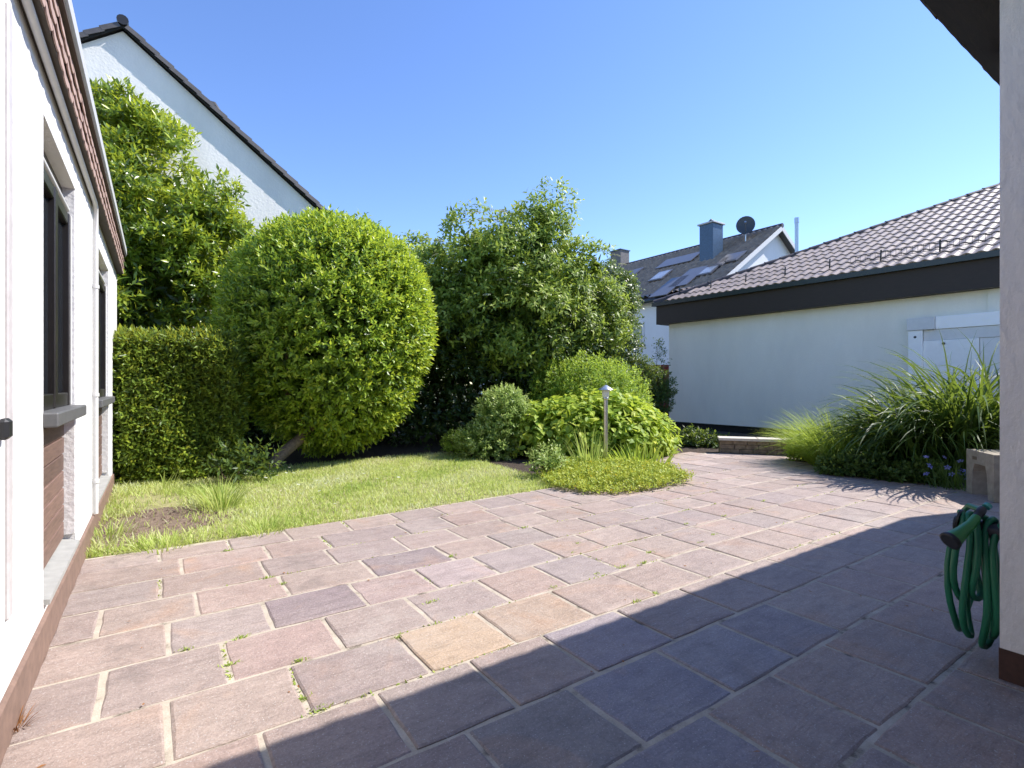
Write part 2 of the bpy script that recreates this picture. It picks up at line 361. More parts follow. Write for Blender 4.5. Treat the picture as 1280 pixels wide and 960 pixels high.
def clump_crown(E, nc, rc, per, k=6, slen=.2, L=.12, Wd=.05, tb=.35, tip=.3, seed=3, flat=.75, fill=2500, upb=.3, tv=.2, spread=(1.25,.5), droop=.3, depth=.16, lump=.12):
    Pc, Nc = ell_pts(E, nc, depth, lump, seed, .75, zmin=.4)
    nc = len(Pc); r = rng.uniform(.6, 1.25, nc)*rc
    d = nrm(rng.normal(0, 1, (nc, per, 3)) + Nc[:, None]*.75 + np.array([0,0,.35]))
    O = Pc[:, None] + d*r[:, None, None]*np.array([1,1,flat])*rng.uniform(.75, 1.05, (nc, per, 1))
    ctint = np.repeat(rng.normal(0, .08, nc), per*k*5)
    D = d + np.array([0,0,upb]) + rng.normal(0, .3, d.shape)
    v, f, t = shoot_geo(O.reshape(-1,3), D.reshape(-1,3), k, slen, L, Wd, tb, tv, tip, spread=spread, droop=droop)
    t = np.clip(t + ctint, 0, 1); g = [(v, f, t)]
    if fill:
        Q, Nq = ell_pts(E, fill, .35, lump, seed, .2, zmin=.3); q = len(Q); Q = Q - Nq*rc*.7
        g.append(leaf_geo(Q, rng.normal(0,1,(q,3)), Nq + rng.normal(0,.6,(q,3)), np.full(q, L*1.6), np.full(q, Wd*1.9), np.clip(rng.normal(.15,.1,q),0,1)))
    return cat_geo(g)
def blades(O, D, Ln, Wd, bend, tint, seg=4):
    """arching blades: start O, unit direction D, length, width, bend (how far they arch over)"""
    n = len(O); D = nrm(D); hor = D*np.array([1,1,0]) + rng.normal(0, .05, (n,3))*np.array([1,1,0]); hor = nrm(hor)
    side = nrm(np.cross(D, np.array([0,0,1.]) + rng.normal(0, .2, (n,3)))); tw = rng.normal(0, .5, (n, 1))
    P = O.copy(); dirv = D.copy(); V = []; step = (Ln/seg)[:, None]
    for i in range(seg+1):
        wv = (Wd*(1 - (i/seg)**2.2)*.5 + .0004)[:, None]
        sd = nrm(side + tw*(i/seg)*np.cross(side, dirv))
        V += [P - sd*wv, P + sd*wv]
        P = P + dirv*step
        dirv = nrm(dirv + (hor*.55 - np.array([0,0,1.]))*(bend*(i+1)/seg)[:, None])
    V = np.stack(V, 1); m = 2*(seg+1); o = (np.arange(n)*m)[:, None, None]
    F = np.array([[2*i, 2*i+1, 2*i+3, 2*i+2] for i in range(seg)])[None] + o
    return V.reshape(-1,3), F.reshape(-1,4), np.repeat(tint, m)
def foliage(name, g, mat, parent): return np_mesh(name, g[0], g[1], mat, parent, g[2])
def limb(a, b, sag=.1, n=5, seed=0):
    r = random.Random(seed); a = Vector(a); b = Vector(b); L = (b-a).length
    return [a.lerp(b, i/(n-1)) + Vector((r.uniform(-1,1), r.uniform(-1,1), r.uniform(-.5,.5)))*L*sag*math.sin(math.pi*i/(n-1)) for i in range(n)]
def trunk_mesh(base, tops, r0, seed=0, fork=.35):
    m = MB(); base = Vector(base); r = random.Random(seed)
    for i, tp in enumerate(tops):
        pts = limb(base, tp, .07, 7, seed+i); k = r0*(1 if i == 0 else .75)
        m.tube(pts, [k*(1-.8*j/6) for j in range(7)], 8)
        for q in range(3):
            p = pts[3+q % 3]; e = Vector(tp).lerp(p, .3) + Vector((r.uniform(-1,1), r.uniform(-1,1), r.uniform(.0,.7)))*.8
            m.tube(limb(p, e, .1, 4, seed+9*i+q), [k*.35, k*.27, k*.18, k*.07], 6)
    return m

# ================================================================== SETTING: ground, patio
def sheet(name, poly, z, mat, kind='structure', n=None):
    m = MB(); m.add([(x, y, z) for x, y in poly], [list(range(len(poly)))]); return tag(m.build(name, mat), kind=kind)
sheet('ground', [(-400,-400),(400,-400),(400,400),(-400,400)], -.06, soil_mat('ground_soil', (.05,.06,.02), (.12,.12,.05), 3))
XL = -.49
bed_edge = [(9.0,2.35),(9.0,3.2),(9.0,3.8),(9.15,4.3),(10.27,5.27),(9.46,6.33),(8.7,6.9)]
patio_poly = [(XL,-4),(13,-4),(13,2.0),(9.0,2.0)] + bed_edge + [(6.4,5.6),(4.4,5.5),(2,5.41),(.5,5.34),(XL,5.38)]
lawn_poly = [(XL,5.36),(.5,5.32),(2,5.39),(4.5,5.5),(4.75,6.2),(4.9,8.4),(5.2,9.6),(-.49,9.6)]
bed = sheet('patio', patio_poly, -.007, M['mortar'])
sheet('lawn', lawn_poly, -.012, M['turf'])
sheet('flower_bed_soil', [(4.3,5.4),(6.4,5.5),(8.9,6.9),(13,9),(13,16),(-2,16),(-2,9.5),(5,9.5)], -.02, M['soil'])
sheet('border_soil', [(9.0,1.2),(9.0,3.8),(9.15,4.3),(10.3,5.3),(9.5,6.4),(8.8,7.0),(12,11.5),(14.6,11.5),(14.6,1.2)], -.018, M['soil'])

# paving stones: rows of constant Y, joints read row by row
rowY = {0:(5.36,4.95),1:(4.95,4.53),2:(4.53,4.10),3:(4.10,3.67),4:(3.67,3.22),5:(3.22,2.76),6:(2.76,2.30),7:(2.30,1.84),8:(1.84,1.37),9:(1.37,.89),10:(.89,.42),11:(.42,-.05)}
joints = {0:[.02,.52,1.0,1.55,2.07,2.57,3.08],1:[.16,.76,1.24,1.96,2.45,2.99],2:[.02,.67,1.17,1.77,2.31,2.92],
 3:[-.28,.21,.73,1.33,1.97,2.5],4:[.05,.56,1.11,1.60,2.10],5:[-.21,.29,.82,1.34,1.89,2.38,2.9,3.38],6:[.04,.54,1.10,1.61,2.19,2.76,3.29],
 7:[-.2,.34,.82,1.30,1.77,2.34,2.94,3.46,4.03,4.75],8:[-.1,.5,1.03,1.57,2.17,2.71,3.22,3.87,4.36,4.89],9:[.1,.75,1.35,1.93,2.44,2.96,3.51,4.0],10:[0,.6,1.2,1.75,2.3,2.79,3.25],11:[.2,.8,1.4,2.0,2.5,3.0]}
def xl_far(y): return 5.0 + (y-5.4)/1.5*3.5
def xr_at(y):
    pts = [(-4,9.0),(3.8,9.0),(4.3,9.15),(5.27,10.25),(6.33,9.46),(6.9,8.75),(8,8.75)]
    for (a, xa), (b, xb) in zip(pts, pts[1:]):
        if a <= y <= b: return xa + (xb-xa)*(y-a)/(b-a)
    return 9.0
def ytop(x):    # the far edge of row 0 wanders a little
    return np.interp(x, [-.5,0,.5,1.2,2,2.6,3.2,3.9,5], [5.37,5.30,5.27,5.38,5.37,5.41,5.42,5.46,5.5])
pal = [(.335,.268,.21),(.328,.265,.215),(.322,.263,.214),(.342,.262,.206),(.31,.256,.215),(.355,.288,.225),(.318,.268,.222),(.34,.27,.212)]
ns = [0]
def stone(x0, x1, y0, y1, col=None, gap=.0075, front=None, back=None):
    r = rnd; m = MB(); g = gap
    if x1 - x0 < .12: return
    c = [(x0+g+r.uniform(0,.008), y0+g+r.uniform(0,.006)), (x1-g-r.uniform(0,.008), y0+g+r.uniform(0,.006)),
         (x1-g-r.uniform(0,.008), y1-g-r.uniform(0,.006)), (x0+g+r.uniform(0,.008), y1-g-r.uniform(0,.006))]
    ring = []
    for k in range(4):
        a, b = c[k], c[(k+1)%4]; dx, dy = b[0]-a[0], b[1]-a[1]; L = math.hypot(dx, dy); nx, ny = -dy/L, dx/L
        for q in (.012, .28, .52, .76, .988):
            j = r.uniform(-.0035, .0045) if .1 < q < .9 else r.uniform(-.001, .004)
            ring.append((a[0]+dx*q+nx*j, a[1]+dy*q+ny*j))
    n = len(ring); cx, cy = (x0+x1)/2, (y0+y1)/2; tx, ty, h = r.uniform(-.006,.006), r.uniform(-.006,.006), r.uniform(-.003,.003)
    def z(x, y, dz): return h + (x-cx)*tx + (y-cy)*ty + dz
    def ins(p, t): return (p[0] + (cx-p[0])*t, p[1] + (cy-p[1])*t)
    R0 = [(x-cx, y-cy, -.05) for x, y in ring]
    R1 = [(x-cx, y-cy, z(x, y, -.004 - r.uniform(0,.003))) for x, y in ring]
    R2 = []
    for p in ring:
        L = math.hypot(p[0]-cx, p[1]-cy); q = ins(p, r.uniform(.007,.014)/L*1.0); R2.append((q[0]-cx, q[1]-cy, z(*q, 0)))
    vs = R0 + R1 + R2
    m.add(vs, [(i, (i+1)%n, n+(i+1)%n, n+i) for i in range(n)])
    m.add(R1 + R2, [(i, (i+1)%n, n+(i+1)%n, n+i) for i in range(n)], True)
    m.add(R2, [list(range(n))])
    o = m.build('paving_stone', M['stone'], bed); o.location = (cx, cy, 0)
    cc = col or pal[r.randrange(len(pal))]; f = r.uniform(.92, 1.07)
    o.color = (cc[0]*f*1.01, cc[1]*f*.965, cc[2]*f*1.05, 1); ns[0] += 1
SPEC = {(6,3):(.41,.315,.2),(6,4):(.39,.3,.205),(5,6):(.315,.27,.232),(4,2):(.25,.205,.188),(3,4):(.265,.22,.203),(4,3):(.35,.275,.23),(4,4):(.385,.32,.28),(4,5):(.34,.29,.25),(5,2):(.345,.262,.212),(8,3):(.27,.25,.22),(8,5):(.28,.265,.255),(8,6):(.28,.25,.235),(7,5):(.27,.24,.235),(8,4):(.25,.238,.24),(9,3):(.25,.235,.235)}
for rr, (yt, yb) in rowY.items():
    js = [XL] + joints[rr]; xe = xr_at((yt+yb)/2)
    while js[-1] < xe - .75: js.append(js[-1] + rnd.uniform(.46, .64))
    js.append(xe)
    for i, (a, b) in enumerate(zip(js, js[1:])):
        if rr >= 10 and a > 3.45: continue
        t_ = yt if rr else float(ytop((a+b)/2))
        stone(a, b, yb, t_, SPEC.get((rr, i)))
y = 5.44
while y < 6.9:
    y1 = y + .45; ym = min(y + .22, 6.85); x = max(xl_far(ym), 5.0) - .2; xe = xr_at(ym) - .05
    while x < xe - .2:
        x1 = min(x + rnd.uniform(.45,.66), xe); x1 = xe if xe - x1 < .2 else x1
        stone(x, x1, y, y1, rnd.choice([None, None, (.4,.33,.27)])); x = x1
    y = y1

# ================================================================== left house
lh = thing('white_house', 'white rendered house wall at the left with dark windows, brown plinth and shingled eaves band', 'house', (XL,4,0))
def P(o, dx=XL, dy=4, dz=0):       # parent offset: things carry their base point
    return o
def part(mb, name, mat, root, par=None):
    """mesh given in world coordinates, stored relative to the thing's base"""
    l = root.location
    mb.v = [(v[0]-l.x, v[1]-l.y, v[2]-l.z) for v in mb.v]
    return mb.build(name, mat, par or root)
w1 = (3.64, 4.94, .28, 2.82); w2 = (6.34, 8.12, .28, 2.80); YE = 9.75
m = MB(); X0, X1 = -6.5, XL
for a, b in ((-4, w1[0]), (w1[1], w2[0]), (w2[1], YE)): m.box(-.80, a, 0, X1, b, 3.05)
for q in (w1, w2): m.box(-.80, q[0], 0, X1, q[1], q[2]-.03); m.box(-.80, q[0], q[3], X1, q[1], 3.05)
m.box(X0, -4, 0, -.80, YE, 3.045)
part(m, 'wall', M['plaster'], lh)
for q in (w1, w2):
    jm = MB(); jm.box(-.60, q[1]-.012, q[2]+.03, X1-.004, q[1]+.004, q[3]-.002); part(jm, 'window_jamb', M['jamb'], lh)
    lg = MB(); a, b = q[0]+.002, q[1]-.014
    lg.add([(-.62,a,.29),(-.465,a,.262),(-.465,b,.262),(-.62,b,.29),(-.62,a,.245),(-.465,a,.235),(-.465,b,.235),(-.62,b,.245)],
           [(0,1,2,3),(7,6,5,4),(0,4,5,1),(1,5,6,2),(2,6,7,3),(3,7,4,0)])
    part(lg, 'ledge', M['ledge'], lh)
    np_ = 7; h = (1.15-.30)/np_
    for k in range(np_):
        pk = MB(); d = rnd.uniform(0,.003); pk.bbox(-.60, q[0]+.003, .292+h*k+.004, -.553+d, q[1]-.02, .292+h*(k+1)-.004, .005); part(pk, 'plank', M['wood'], lh)
    s = MB(); s.bbox(-.60, q[0]-.015 if q is w1 else q[0]+.003, 1.17, -.427, q[1]+.012, 1.248, .008); part(s, 'window_sill', M['sill'], lh)
    fr = MB(); z0, z1 = 1.25, q[3]-.2; a, b = q[0]+.002, q[1]-.016
    for (ya, yb) in ((a, a+.08), (b-.08, b), ((a+b)/2-.05, (a+b)/2+.05)): fr.bbox(-.66, ya, z0, -.514, yb, z1, .006)
    fr.bbox(-.655, a+.08, z0, -.52, b-.08, z0+.09); fr.bbox(-.655, a+.08, z1-.08, -.52, b-.08, z1)
    fo = part(fr, 'window', M['frame'], lh)
    for (ya, yb) in ((a+.08, (a+b)/2-.05), ((a+b)/2+.05, b-.08)):
        gp = MB(); gp.box(-.56, ya, z0+.09, -.55, yb, z1-.08); part(gp, 'pane', M['glass'], lh, fo)
    rl = MB(); rl.bbox(-.6, b-.014, z0, -.508, b-.001, z1+.0, .003); part(rl, 'shutter_rail', M['pale'] if q is w1 else M['whitepl'], lh)
    bx = MB(); bx.bbox(-.70, a, z1+.002, -.56, b, q[3]-.004, .01); part(bx, 'shutter_box', M['frame'], lh)
    b2 = MB(); b2.tube([(-.53,a+.02,z1+.03),(-.53,b-.05,z1+.03)], .018, 8); part(b2, 'shutter_bar', M['pale'], lh)
m = MB(); m.bbox(-.52, -4, -.03, -.472, YE+.01, .19, .01); part(m, 'plinth_board', M['plinth'], lh)
m = MB(); m.box(-.80, -4, 3.052, -.412, YE+.03, 3.10); part(m, 'soffit', M['soffit'], lh)
m = MB(); m.box(-.80, -4, 3.102, -.425, YE+.03, 3.34); part(m, 'fascia_board', M['soffit'], lh)
m = MB(); m.bbox(-6.6, -4, 3.342, -.372, YE+.08, 3.45, .012); part(m, 'coping', M['coping'], lh)
m = MB(); m.box(-.62, -4, 3.322, -.385, YE+.07, 3.339); part(m, 'coping_batten', M['soffit'], lh)
# one shingle mesh, shared
sm = MB(); L_ = .188
pr = [(-.5,.0),(-.5,-.085),(-.38,-.105),(-.15,-.112),(.15,-.112),(.38,-.105),(.5,-.085),(.5,.0)]
sm.add([(.0 if z == 0 else .010, u*L_, z) for u, z in pr] + [(.006 if z == 0 else .017, u*L_*.99, z) for u, z in pr],
       [list(range(8))[::-1], list(range(8,16))] + [(i, (i+1)%8, 8+(i+1)%8, 8+i) for i in range(8)])
sme = sm.mesh('shingle'); sme.materials.append(M['shingle'])
for row in range(3):
    zt = 3.135 + row*.088; y = 1.25 + (row % 2)*.094
    while y < YE - .02:
        o = link('shingle', sme, lh); o.location = (-.425 - XL + rnd.uniform(0,.005) + .001*row, y - 4, zt + .02 + rnd.uniform(-.003,.003)); o.rotation_euler = (rnd.uniform(-.03,.03), rnd.uniform(-.03,.0), 0)
        y += .19
# pale pipe under the eaves and down the pier
m = MB(); m.tube([(-.455,-3.5,3.028),(-.455,5.95,3.028),(-.458,6.06,3.015),(-.462,6.12,2.95),(-.463,6.14,2.8),(-.463,6.14,.2)], .019, 8); dp = part(m, 'downpipe', M['pale'], lh)
for z in (2.3,1.3,.5):
    m = MB(); m.tube([(-.463,6.14,z-.015),(-.463,6.14,z+.015)], .026, 10); m.box(-.497,6.125,z-.012,-.463,6.155,z+.012); part(m, 'pipe_clip', M['pale'], lh, dp)
# rail, latch and the small cable at the near end
m = MB(); m.bbox(-.496, 2.80, .47, -.478, 2.87, 2.9, .006); m.bbox(-.496, 2.87, .47, -.489, 2.92, 2.9, .003); part(m, 'door_rail', plain('rail_grey', (.52,.49,.49), .5, bmp=.03), lh)
m = MB(); m.bbox(-.49, 2.66, 1.19, -.455, 2.74, 1.27, .012); part(m, 'latch', M['black'], lh)

# ================================================================== near right wing: wall, plinth and roof overhead
wg = thing('house_wing', 'white rough rendered wall at the right edge with red brown plinth under dark tiled eaves', 'house', (3.3,.72,0))
m = MB(); m.box(3.30, -4, .15, 8.9, .725, 3.46); part(m, 'wall', M['plaster_r'], wg)
m = MB(); m.box(3.297, -4.0, -.03, 8.9, .728, .149); part(m, 'plinth', M['plinth2'], wg)
m = MB(); m.box(-.4, -4.3, 0, 8.9, -4.0, 4.6); part(m, 'rear_wall', M['plaster_r'], wg)
sl_ = math.tan(R(21)); deck = [(-.2,-4),(13,-4),(13,.80),(10.3,.80),(9.5,1.06),(-.2,1.06)]
zz = lambda y: 3.47 + (1.06-y)*sl_
m = MB(); vs = [(x, y, zz(y)) for x, y in deck]; n = len(vs); m.add(vs + [(x, y, z+.06) for x, y, z in vs], [list(range(n))[::-1], list(range(n,2*n))] + [(i,(i+1)%n,n+(i+1)%n,n+i) for i in range(n)])
part(m, 'roof_deck', M['soffitdark'], wg)
for k in range(9):
    xx = .6 + k*.95
    if abs(xx-3.4) < .3: continue
    m = MB(); vs = []
    for (y, dz) in ((.95,-.12),(-3.9,-.12),(-3.9,-.004),(.95,-.004)): vs += [(xx, y, zz(y)+dz), (xx+.09, y, zz(y)+dz)]
    m.add(vs, [(0,2,4,6),(1,7,5,3),(0,1,3,2),(2,3,5,4),(4,5,7,6),(6,7,1,0)]); part(m, 'rafter', M['darkwood'], wg)

def tile_mesh(name, wd, ln, waves=2, amp=.022, th=.018, per=6):
    """pantile lying in local XY: x across, y down-slope (0 = head, ln = tail), z up"""
    n = waves*per; m = MB(); top = []; 
    prof = [(i/n*wd, amp*.5*(1-math.cos(2*math.pi*i/per))) for i in range(n+1)]
    vs = [(x, 0, z) for x, z in prof] + [(x, ln, z+th) for x, z in prof] + [(x, ln, z-.006) for x, z in prof]
    k = n+1
    m.add(vs[:2*k], [(i, i+1, k+i+1, k+i)[::-1] for i in range(n)], True)
    m.add(vs[k:], [(i, i+1, k+i+1, k+i)[::-1] for i in range(n)])
    m.add([vs[k-1], vs[2*k-1], vs[3*k-1]], [(0,1,2)]); m.add([vs[0], vs[k], vs[2*k]], [(0,2,1)])
    return m.mesh(name)
from mathutils import Matrix
def roof_frame(origin, across, down):
    a = Vector(across).normalized(); d = Vector(down).normalized(); n = a.cross(d)
    if n.z < 0: raise ValueError
    return Matrix((( a.x, d.x, n.x, origin[0]), (a.y, d.y, n.y, origin[1]), (a.z, d.z, n.z, origin[2]), (0,0,0,1)))
wt = tile_mesh('roof_tile', .42, .42, 2, .014, .012); wt.materials.append(M['tile'])
def put_tile(me, root, fr, u, v, lift=0, name='roof_tile'):
    o = link(name, me, root); mt = fr @ Matrix.Translation((u, v, lift + rnd.uniform(0,.003))) @ Matrix.Rotation(rnd.uniform(-.012,.012), 4, 'Z')
    mt.translation -= root.location; o.matrix_local = mt; return o
# roof falls towards +Y: down = (0,1,-sl), across must give upward normal: a x d
dn = Vector((0,1,-sl_)).normalized(); fr = roof_frame((1.2, 1.06-.36, zz(1.06-.36)+.062), (1,0,0), dn)
for k in range(18): put_tile(wt, wg, fr, .02+k*.42, .0)

# ================================================================== garage (right, mid distance)
ga = thing('garage', 'low garage with pale grey green wall, wide dark fascia and shiny brown tiled hip roof', 'garage', (13.9,7,0))
def gx(y): return 13.84 + (11.12-y)*.039
gw = [(gx(11.12),11.12),(gx(-3),-3),(27.5,-3),(27.5,11.12)]
m = MB(); m.prism([(x, y) for x, y in gw][::-1], .185, 3.42); part(m, 'wall', M['plaster_g'], ga)
m = MB(); m.prism([(gx(11)+.05,11.06),(gx(-3)+.05,-3),(27.4,-3),(27.4,11.06)][::-1], -.06, .184); part(m, 'plinth', M['blackpl'], ga)
ov = .28
m = MB()
def fx(y): return gx(y) - ov
m.prism([(fx(11.4),11.4),(fx(-3),-3.2),(27.8,-3.2),(27.8,11.4)][::-1], 3.35, 4.0); part(m, 'fascia', M['darkwood'], ga)
m = MB(); m.prism([(fx(11.5)-.11,11.50),(fx(-3)-.11,-3.3),(fx(-3)+.03,-3.3),(fx(11.5)+.03,11.50)][::-1], 3.94, 4.06); part(m, 'gutter', M['gutter'], ga)
# roof plane facing -X, hip from the far corner
EX, EZ, pit = fx(5)-.02, 4.06, math.tan(R(24.5)); EYF = 11.42
ga_u = Vector((gx(0)-gx(1), -1, 0)).normalized()        # along the eaves towards the camera side
m = MB(); A = Vector((fx(EYF)-.03, EYF+.05, EZ)); B = Vector((fx(-3.3)-.03, -3.3, EZ)); run = 7.3
ap1 = Vector((A.x+run, EYF-run, EZ+run*pit)); ap2 = Vector((B.x+run, -3.3+run*.2, EZ+run*pit))
Cc = Vector((A.x+2*run, EYF+.05, EZ)); Dd = Vector((A.x+2*run, -3.3, EZ))
m.add([A, B, ap2, ap1, Cc, Dd], [(0,1,2,3),(0,3,4),(4,3,2,5),(1,5,2),(0,4,5,1)]); part(m, 'roof_deck', M['ridge'], ga)
gt = tile_mesh('roof_tile', .46, .54, 2, .042, .026); gt.materials.append(M['tile'])
down = -(ap1 - A); down -= ga_u*down.dot(ga_u); down.normalize()
across = ga_u if ga_u.cross(down).z > 0 else -ga_u
slope_len = (ap1 - A).length
nrow, cnt = 19, 0
fr = roof_frame(A + Vector((0,0,.012)), across, down)     # u along across, v negative = upslope
sgn = 1 if across.dot(ga_u) > 0 else -1
exp_ = .49; nd = (ap1 - A); vup = -nd.dot(down); hu = nd.dot(ga_u)
for rI in range(nrow + 1):
    v = -(rI+1)*exp_ + .03; tfrac = (rI+.45)*exp_/vup
    if tfrac > 1.02: break
    u = hu*tfrac; off = (rI % 2)*0.0
    k0 = math.ceil((u-.12)/.46); vis_end = 9.3 + .1*rI
    k = k0
    while k*.46 < vis_end and cnt < 298:
        uu = k*.46; put_tile(gt, ga, fr, uu if sgn > 0 else -uu-.46, v, .0); cnt += 1; k += 1
# tiles beyond the sight line of the photograph: one joined part
big = MB()
for rI in range(14):
    v = -(rI+1)*exp_ + .03; k = math.ceil((9.3+.1*rI)/.46)
    while k*.46 < 14.6 - rI*.05:
        uu = k*.46; M4 = fr @ Matrix.Translation((uu if sgn > 0 else -uu-.46, v, 0)); vs = [M4 @ Vector(q.co) for q in gt.vertices]
        big.add(vs, [list(p.vertices) for p in gt.polygons], True); k += 1
o = part(big, 'roof_tiles', M['tile'], ga); o['kind'] = 'stuff'
# hip caps
hip = ap1 - A; nh = int(hip.length/.45); hd = hip.normalized()
for k in range(nh):
    m = MB(); p0 = A + hd*(k*.45) + Vector((0,0,.0)); p1 = p0 + hd*.5; side = hd.cross(Vector((0,0,1))).normalized(); upv = side.cross(hd)
    vs = []
    for p, rr_ in ((p0, .125), (p1, .105)):
        for q in range(7): an = -.55 + (math.pi+1.1)*q/6; vs.append(p + side*math.cos(an)*rr_ + upv*(math.sin(an)*rr_*.8))
    m.add(vs, [(q, q+1, 8+q, 7+q) for q in range(6)], True); m.add(vs[:7], [list(range(7))]); part(m, 'hip_cap', M['ridge'], ga)
    if k % 2 == 0:
        m = MB(); c = p0 + upv*.075; m.box(c.x-.02, c.y-.02, c.z-.02, c.x+.02, c.y+.02, c.z+.03); part(m, 'cap_clip', M['ridge'], ga)
# snow guard: posts and two rails above the eaves
ev = A; up_sl = -down; nn_ = across.cross(down)
for k in range(9):
    p = A + ga_u*(.65 + k*1.12) + up_sl*.55
    m = MB(); q = [p + ga_u*.02, p - ga_u*.02]; m.tube([p, p + nn_*.05, p + Vector((0,0,.3))], .018, 6); part(m, 'snow_guard_post', M['black'], ga)
for hgt in (.09,.26):
    m = MB(); m.tube([A + ga_u*5.6 + up_sl*.56 + Vector((0,0,hgt)), A + ga_u*12 + up_sl*.56 + Vector((0,0,hgt))], .007, 6); part(m, 'snow_guard_rail', M['black'], ga)
m = MB()
for k in range(60): 
    p = A + ga_u*(5.6 + k*.105) + up_sl*.56; m.tube([p + Vector((0,0,.09)), p + Vector((0,0,.26))], .004, 4, False)
o = part(m, 'snow_guard_grille', M['black'], ga); o['kind'] = 'stuff'
# pale corner trim at the right and flue at the back
m = MB(); yq = 3.28; m.box(gx(yq)-.04, 2.5, .5, gx(yq)+.05, yq, 3.345); part(m, 'trim_board', M['plaster_g'], ga)
fxx, fyy = W(996, 20); m = MB(); m.tube([(fxx,fyy,4.3),(fxx,fyy,7.6)], .07, 14); m.tube([(fxx,fyy,7.6),(fxx,fyy,7.8)], .085, 14); part(m, 'flue_pipe', plain('flue_steel', (.5,.55,.6), .35, .8, .05, bmp=0), ga)

# white boarded gate in front of the garage wall
gtx = lambda y: gx(y) - .10
bg_ = thing('boarded_gate', 'white painted boarded gate panel with thick top rail against the garage wall', 'gate', (13.9,4,0))
ya = 4.62; yb = 1.5
def gboard(y0, y1, z0, z1, t, name):
    m = MB(); xm = gtx((y0+y1)/2); m.bbox(xm - t, min(y0,y1), z0, xm, max(y0,y1), z1, .005); return part(m, name, M['whitewood'], bg_)
zt = ZP(400, 11.55)
gboard(ya, ya-.5, zt-.23, zt+.04, .09, 'top_rail'); gboard(ya-.505, yb, zt-.23, zt+.045, .085, 'top_rail')
gboard(ya-.02, ya-.28, .1, zt-.235, .06, 'stile'); gboard(ya-.285, yb, zt-.47, zt-.235, .055, 'rail')
for k in range(3): gboard(ya-.285-k*.95, ya-.285-(k+1)*.95+.007, .1, zt-.475, .04, 'board')
for (yy, z) in ((ya-.15, zt-.38),(ya-.65, zt-.55)):
    m = MB(); xm = gtx(yy)-.052; m.tube([(xm+.02,yy,z),(xm-.012,yy,z)], .028, 8); part(m, 'bolt', M['black'], bg_)

# low wall at the end of the patio
lw = thing('low_stone_wall', 'low rubble stone wall with pale cap slab at the far end of the patio', 'wall', (9.86,5.8,0))
a = Vector((9.46,6.33,0)); b = Vector((10.62,4.85,0)); dr = (b-a).normalized(); nrl = Vector((dr.y, -dr.x, 0)); nrl = nrl if nrl.x > 0 else -nrl
m = MB(); m.slab([a + Vector((0,0,-.05)) + nrl*.03, b + Vector((0,0,-.05)) + nrl*.03, b + nrl*.32 + Vector((0,0,-.05)), a + nrl*.32 + Vector((0,0,-.05))], (0,0,1), .30); part(m, 'core', M['wallst'], lw)
Lw = (b-a).length; z = 0.0
for course, hh in enumerate((.085,.09,.08)):
    s = rnd.uniform(-.1,0)
    while s < Lw:
        wv = rnd.uniform(.14,.34); s0, s1 = max(s,0)+.005, min(s+wv,Lw)-.005
        if s1 - s0 > .05:
            pr_ = rnd.uniform(.0,.025); m = MB()
            q0 = a + dr*s0 - nrl*(pr_) ; q1 = a + dr*s1 - nrl*rnd.uniform(0,.02)
            m.slab([q0 + Vector((0,0,z+.006)), q1 + Vector((0,0,z+.006)), a+dr*s1+nrl*.06+Vector((0,0,z+.006)), a+dr*s0+nrl*.06+Vector((0,0,z+.006))], (0,0,1), hh-.008)
            part(m, 'stone', M['wallst'], lw)
        s += wv
    z += hh
for s0, s1 in ((0,.72),(.725,1.35),(1.355,Lw)):
    m = MB(); m.slab([a+dr*(s0-.02)-nrl*.05+Vector((0,0,.258)), a+dr*s1-nrl*.045+Vector((0,0,.258)), a+dr*s1+nrl*.35+Vector((0,0,.258)), a+dr*(s0-.02)+nrl*.35+Vector((0,0,.258))], (0,0,1), .05); part(m, 'cap_slab', M['capst'], lw)

# concrete U stone used as a seat by the wing
p0 = Vector((8.66,2.225,0)); p1 = Vector((8.17,1.845,0)); dr = (p1-p0).normalized(); nb = Vector((-dr.y, dr.x, 0)); nb = nb if nb.x > 0 else -nb
wd = (p1-p0).length; ub = thing('concrete_seat', 'small grey concrete bridge block standing beside the right wall', 'block', (8.4,2.0,0))
prof = [(0,0),(.13,0),(.15,.30),(.19,.40),(wd-.19,.40),(wd-.15,.30),(wd-.13,0),(wd,0),(wd,.56),(0,.56)]
m = MB(); n = len(prof); fv = [p0 + dr*s + Vector((0,0,z)) for s, z in prof]; bv = [v + nb*.42 for v in fv]
left = [0,1,2,3,9]; m.add(fv + bv, [(0,1,2,9),(2,3,9),(3,4,8,9),(4,5,8),(5,6,7,8)] + [tuple(i+n for i in f)[::-1] for f in [(0,1,2,9),(2,3,9),(3,4,8,9),(4,5,8),(5,6,7,8)]] + [(i, n+i, n+(i+1)%n, (i+1)%n) for i in range(n)])
part(m, 'body', M['concrete'], ub)
m = MB(); c = p0 + dr*(wd*.32) - nb*.002 + Vector((0,0,.47)); m.slab([c - dr*.05 - Vector((0,0,.02)), c + dr*.05 - Vector((0,0,.02)), c + dr*.05 + Vector((0,0,.02)), c - dr*.05 + Vector((0,0,.02))], -nb, .003); part(m, 'casting_mark', M['wallst'], ub)

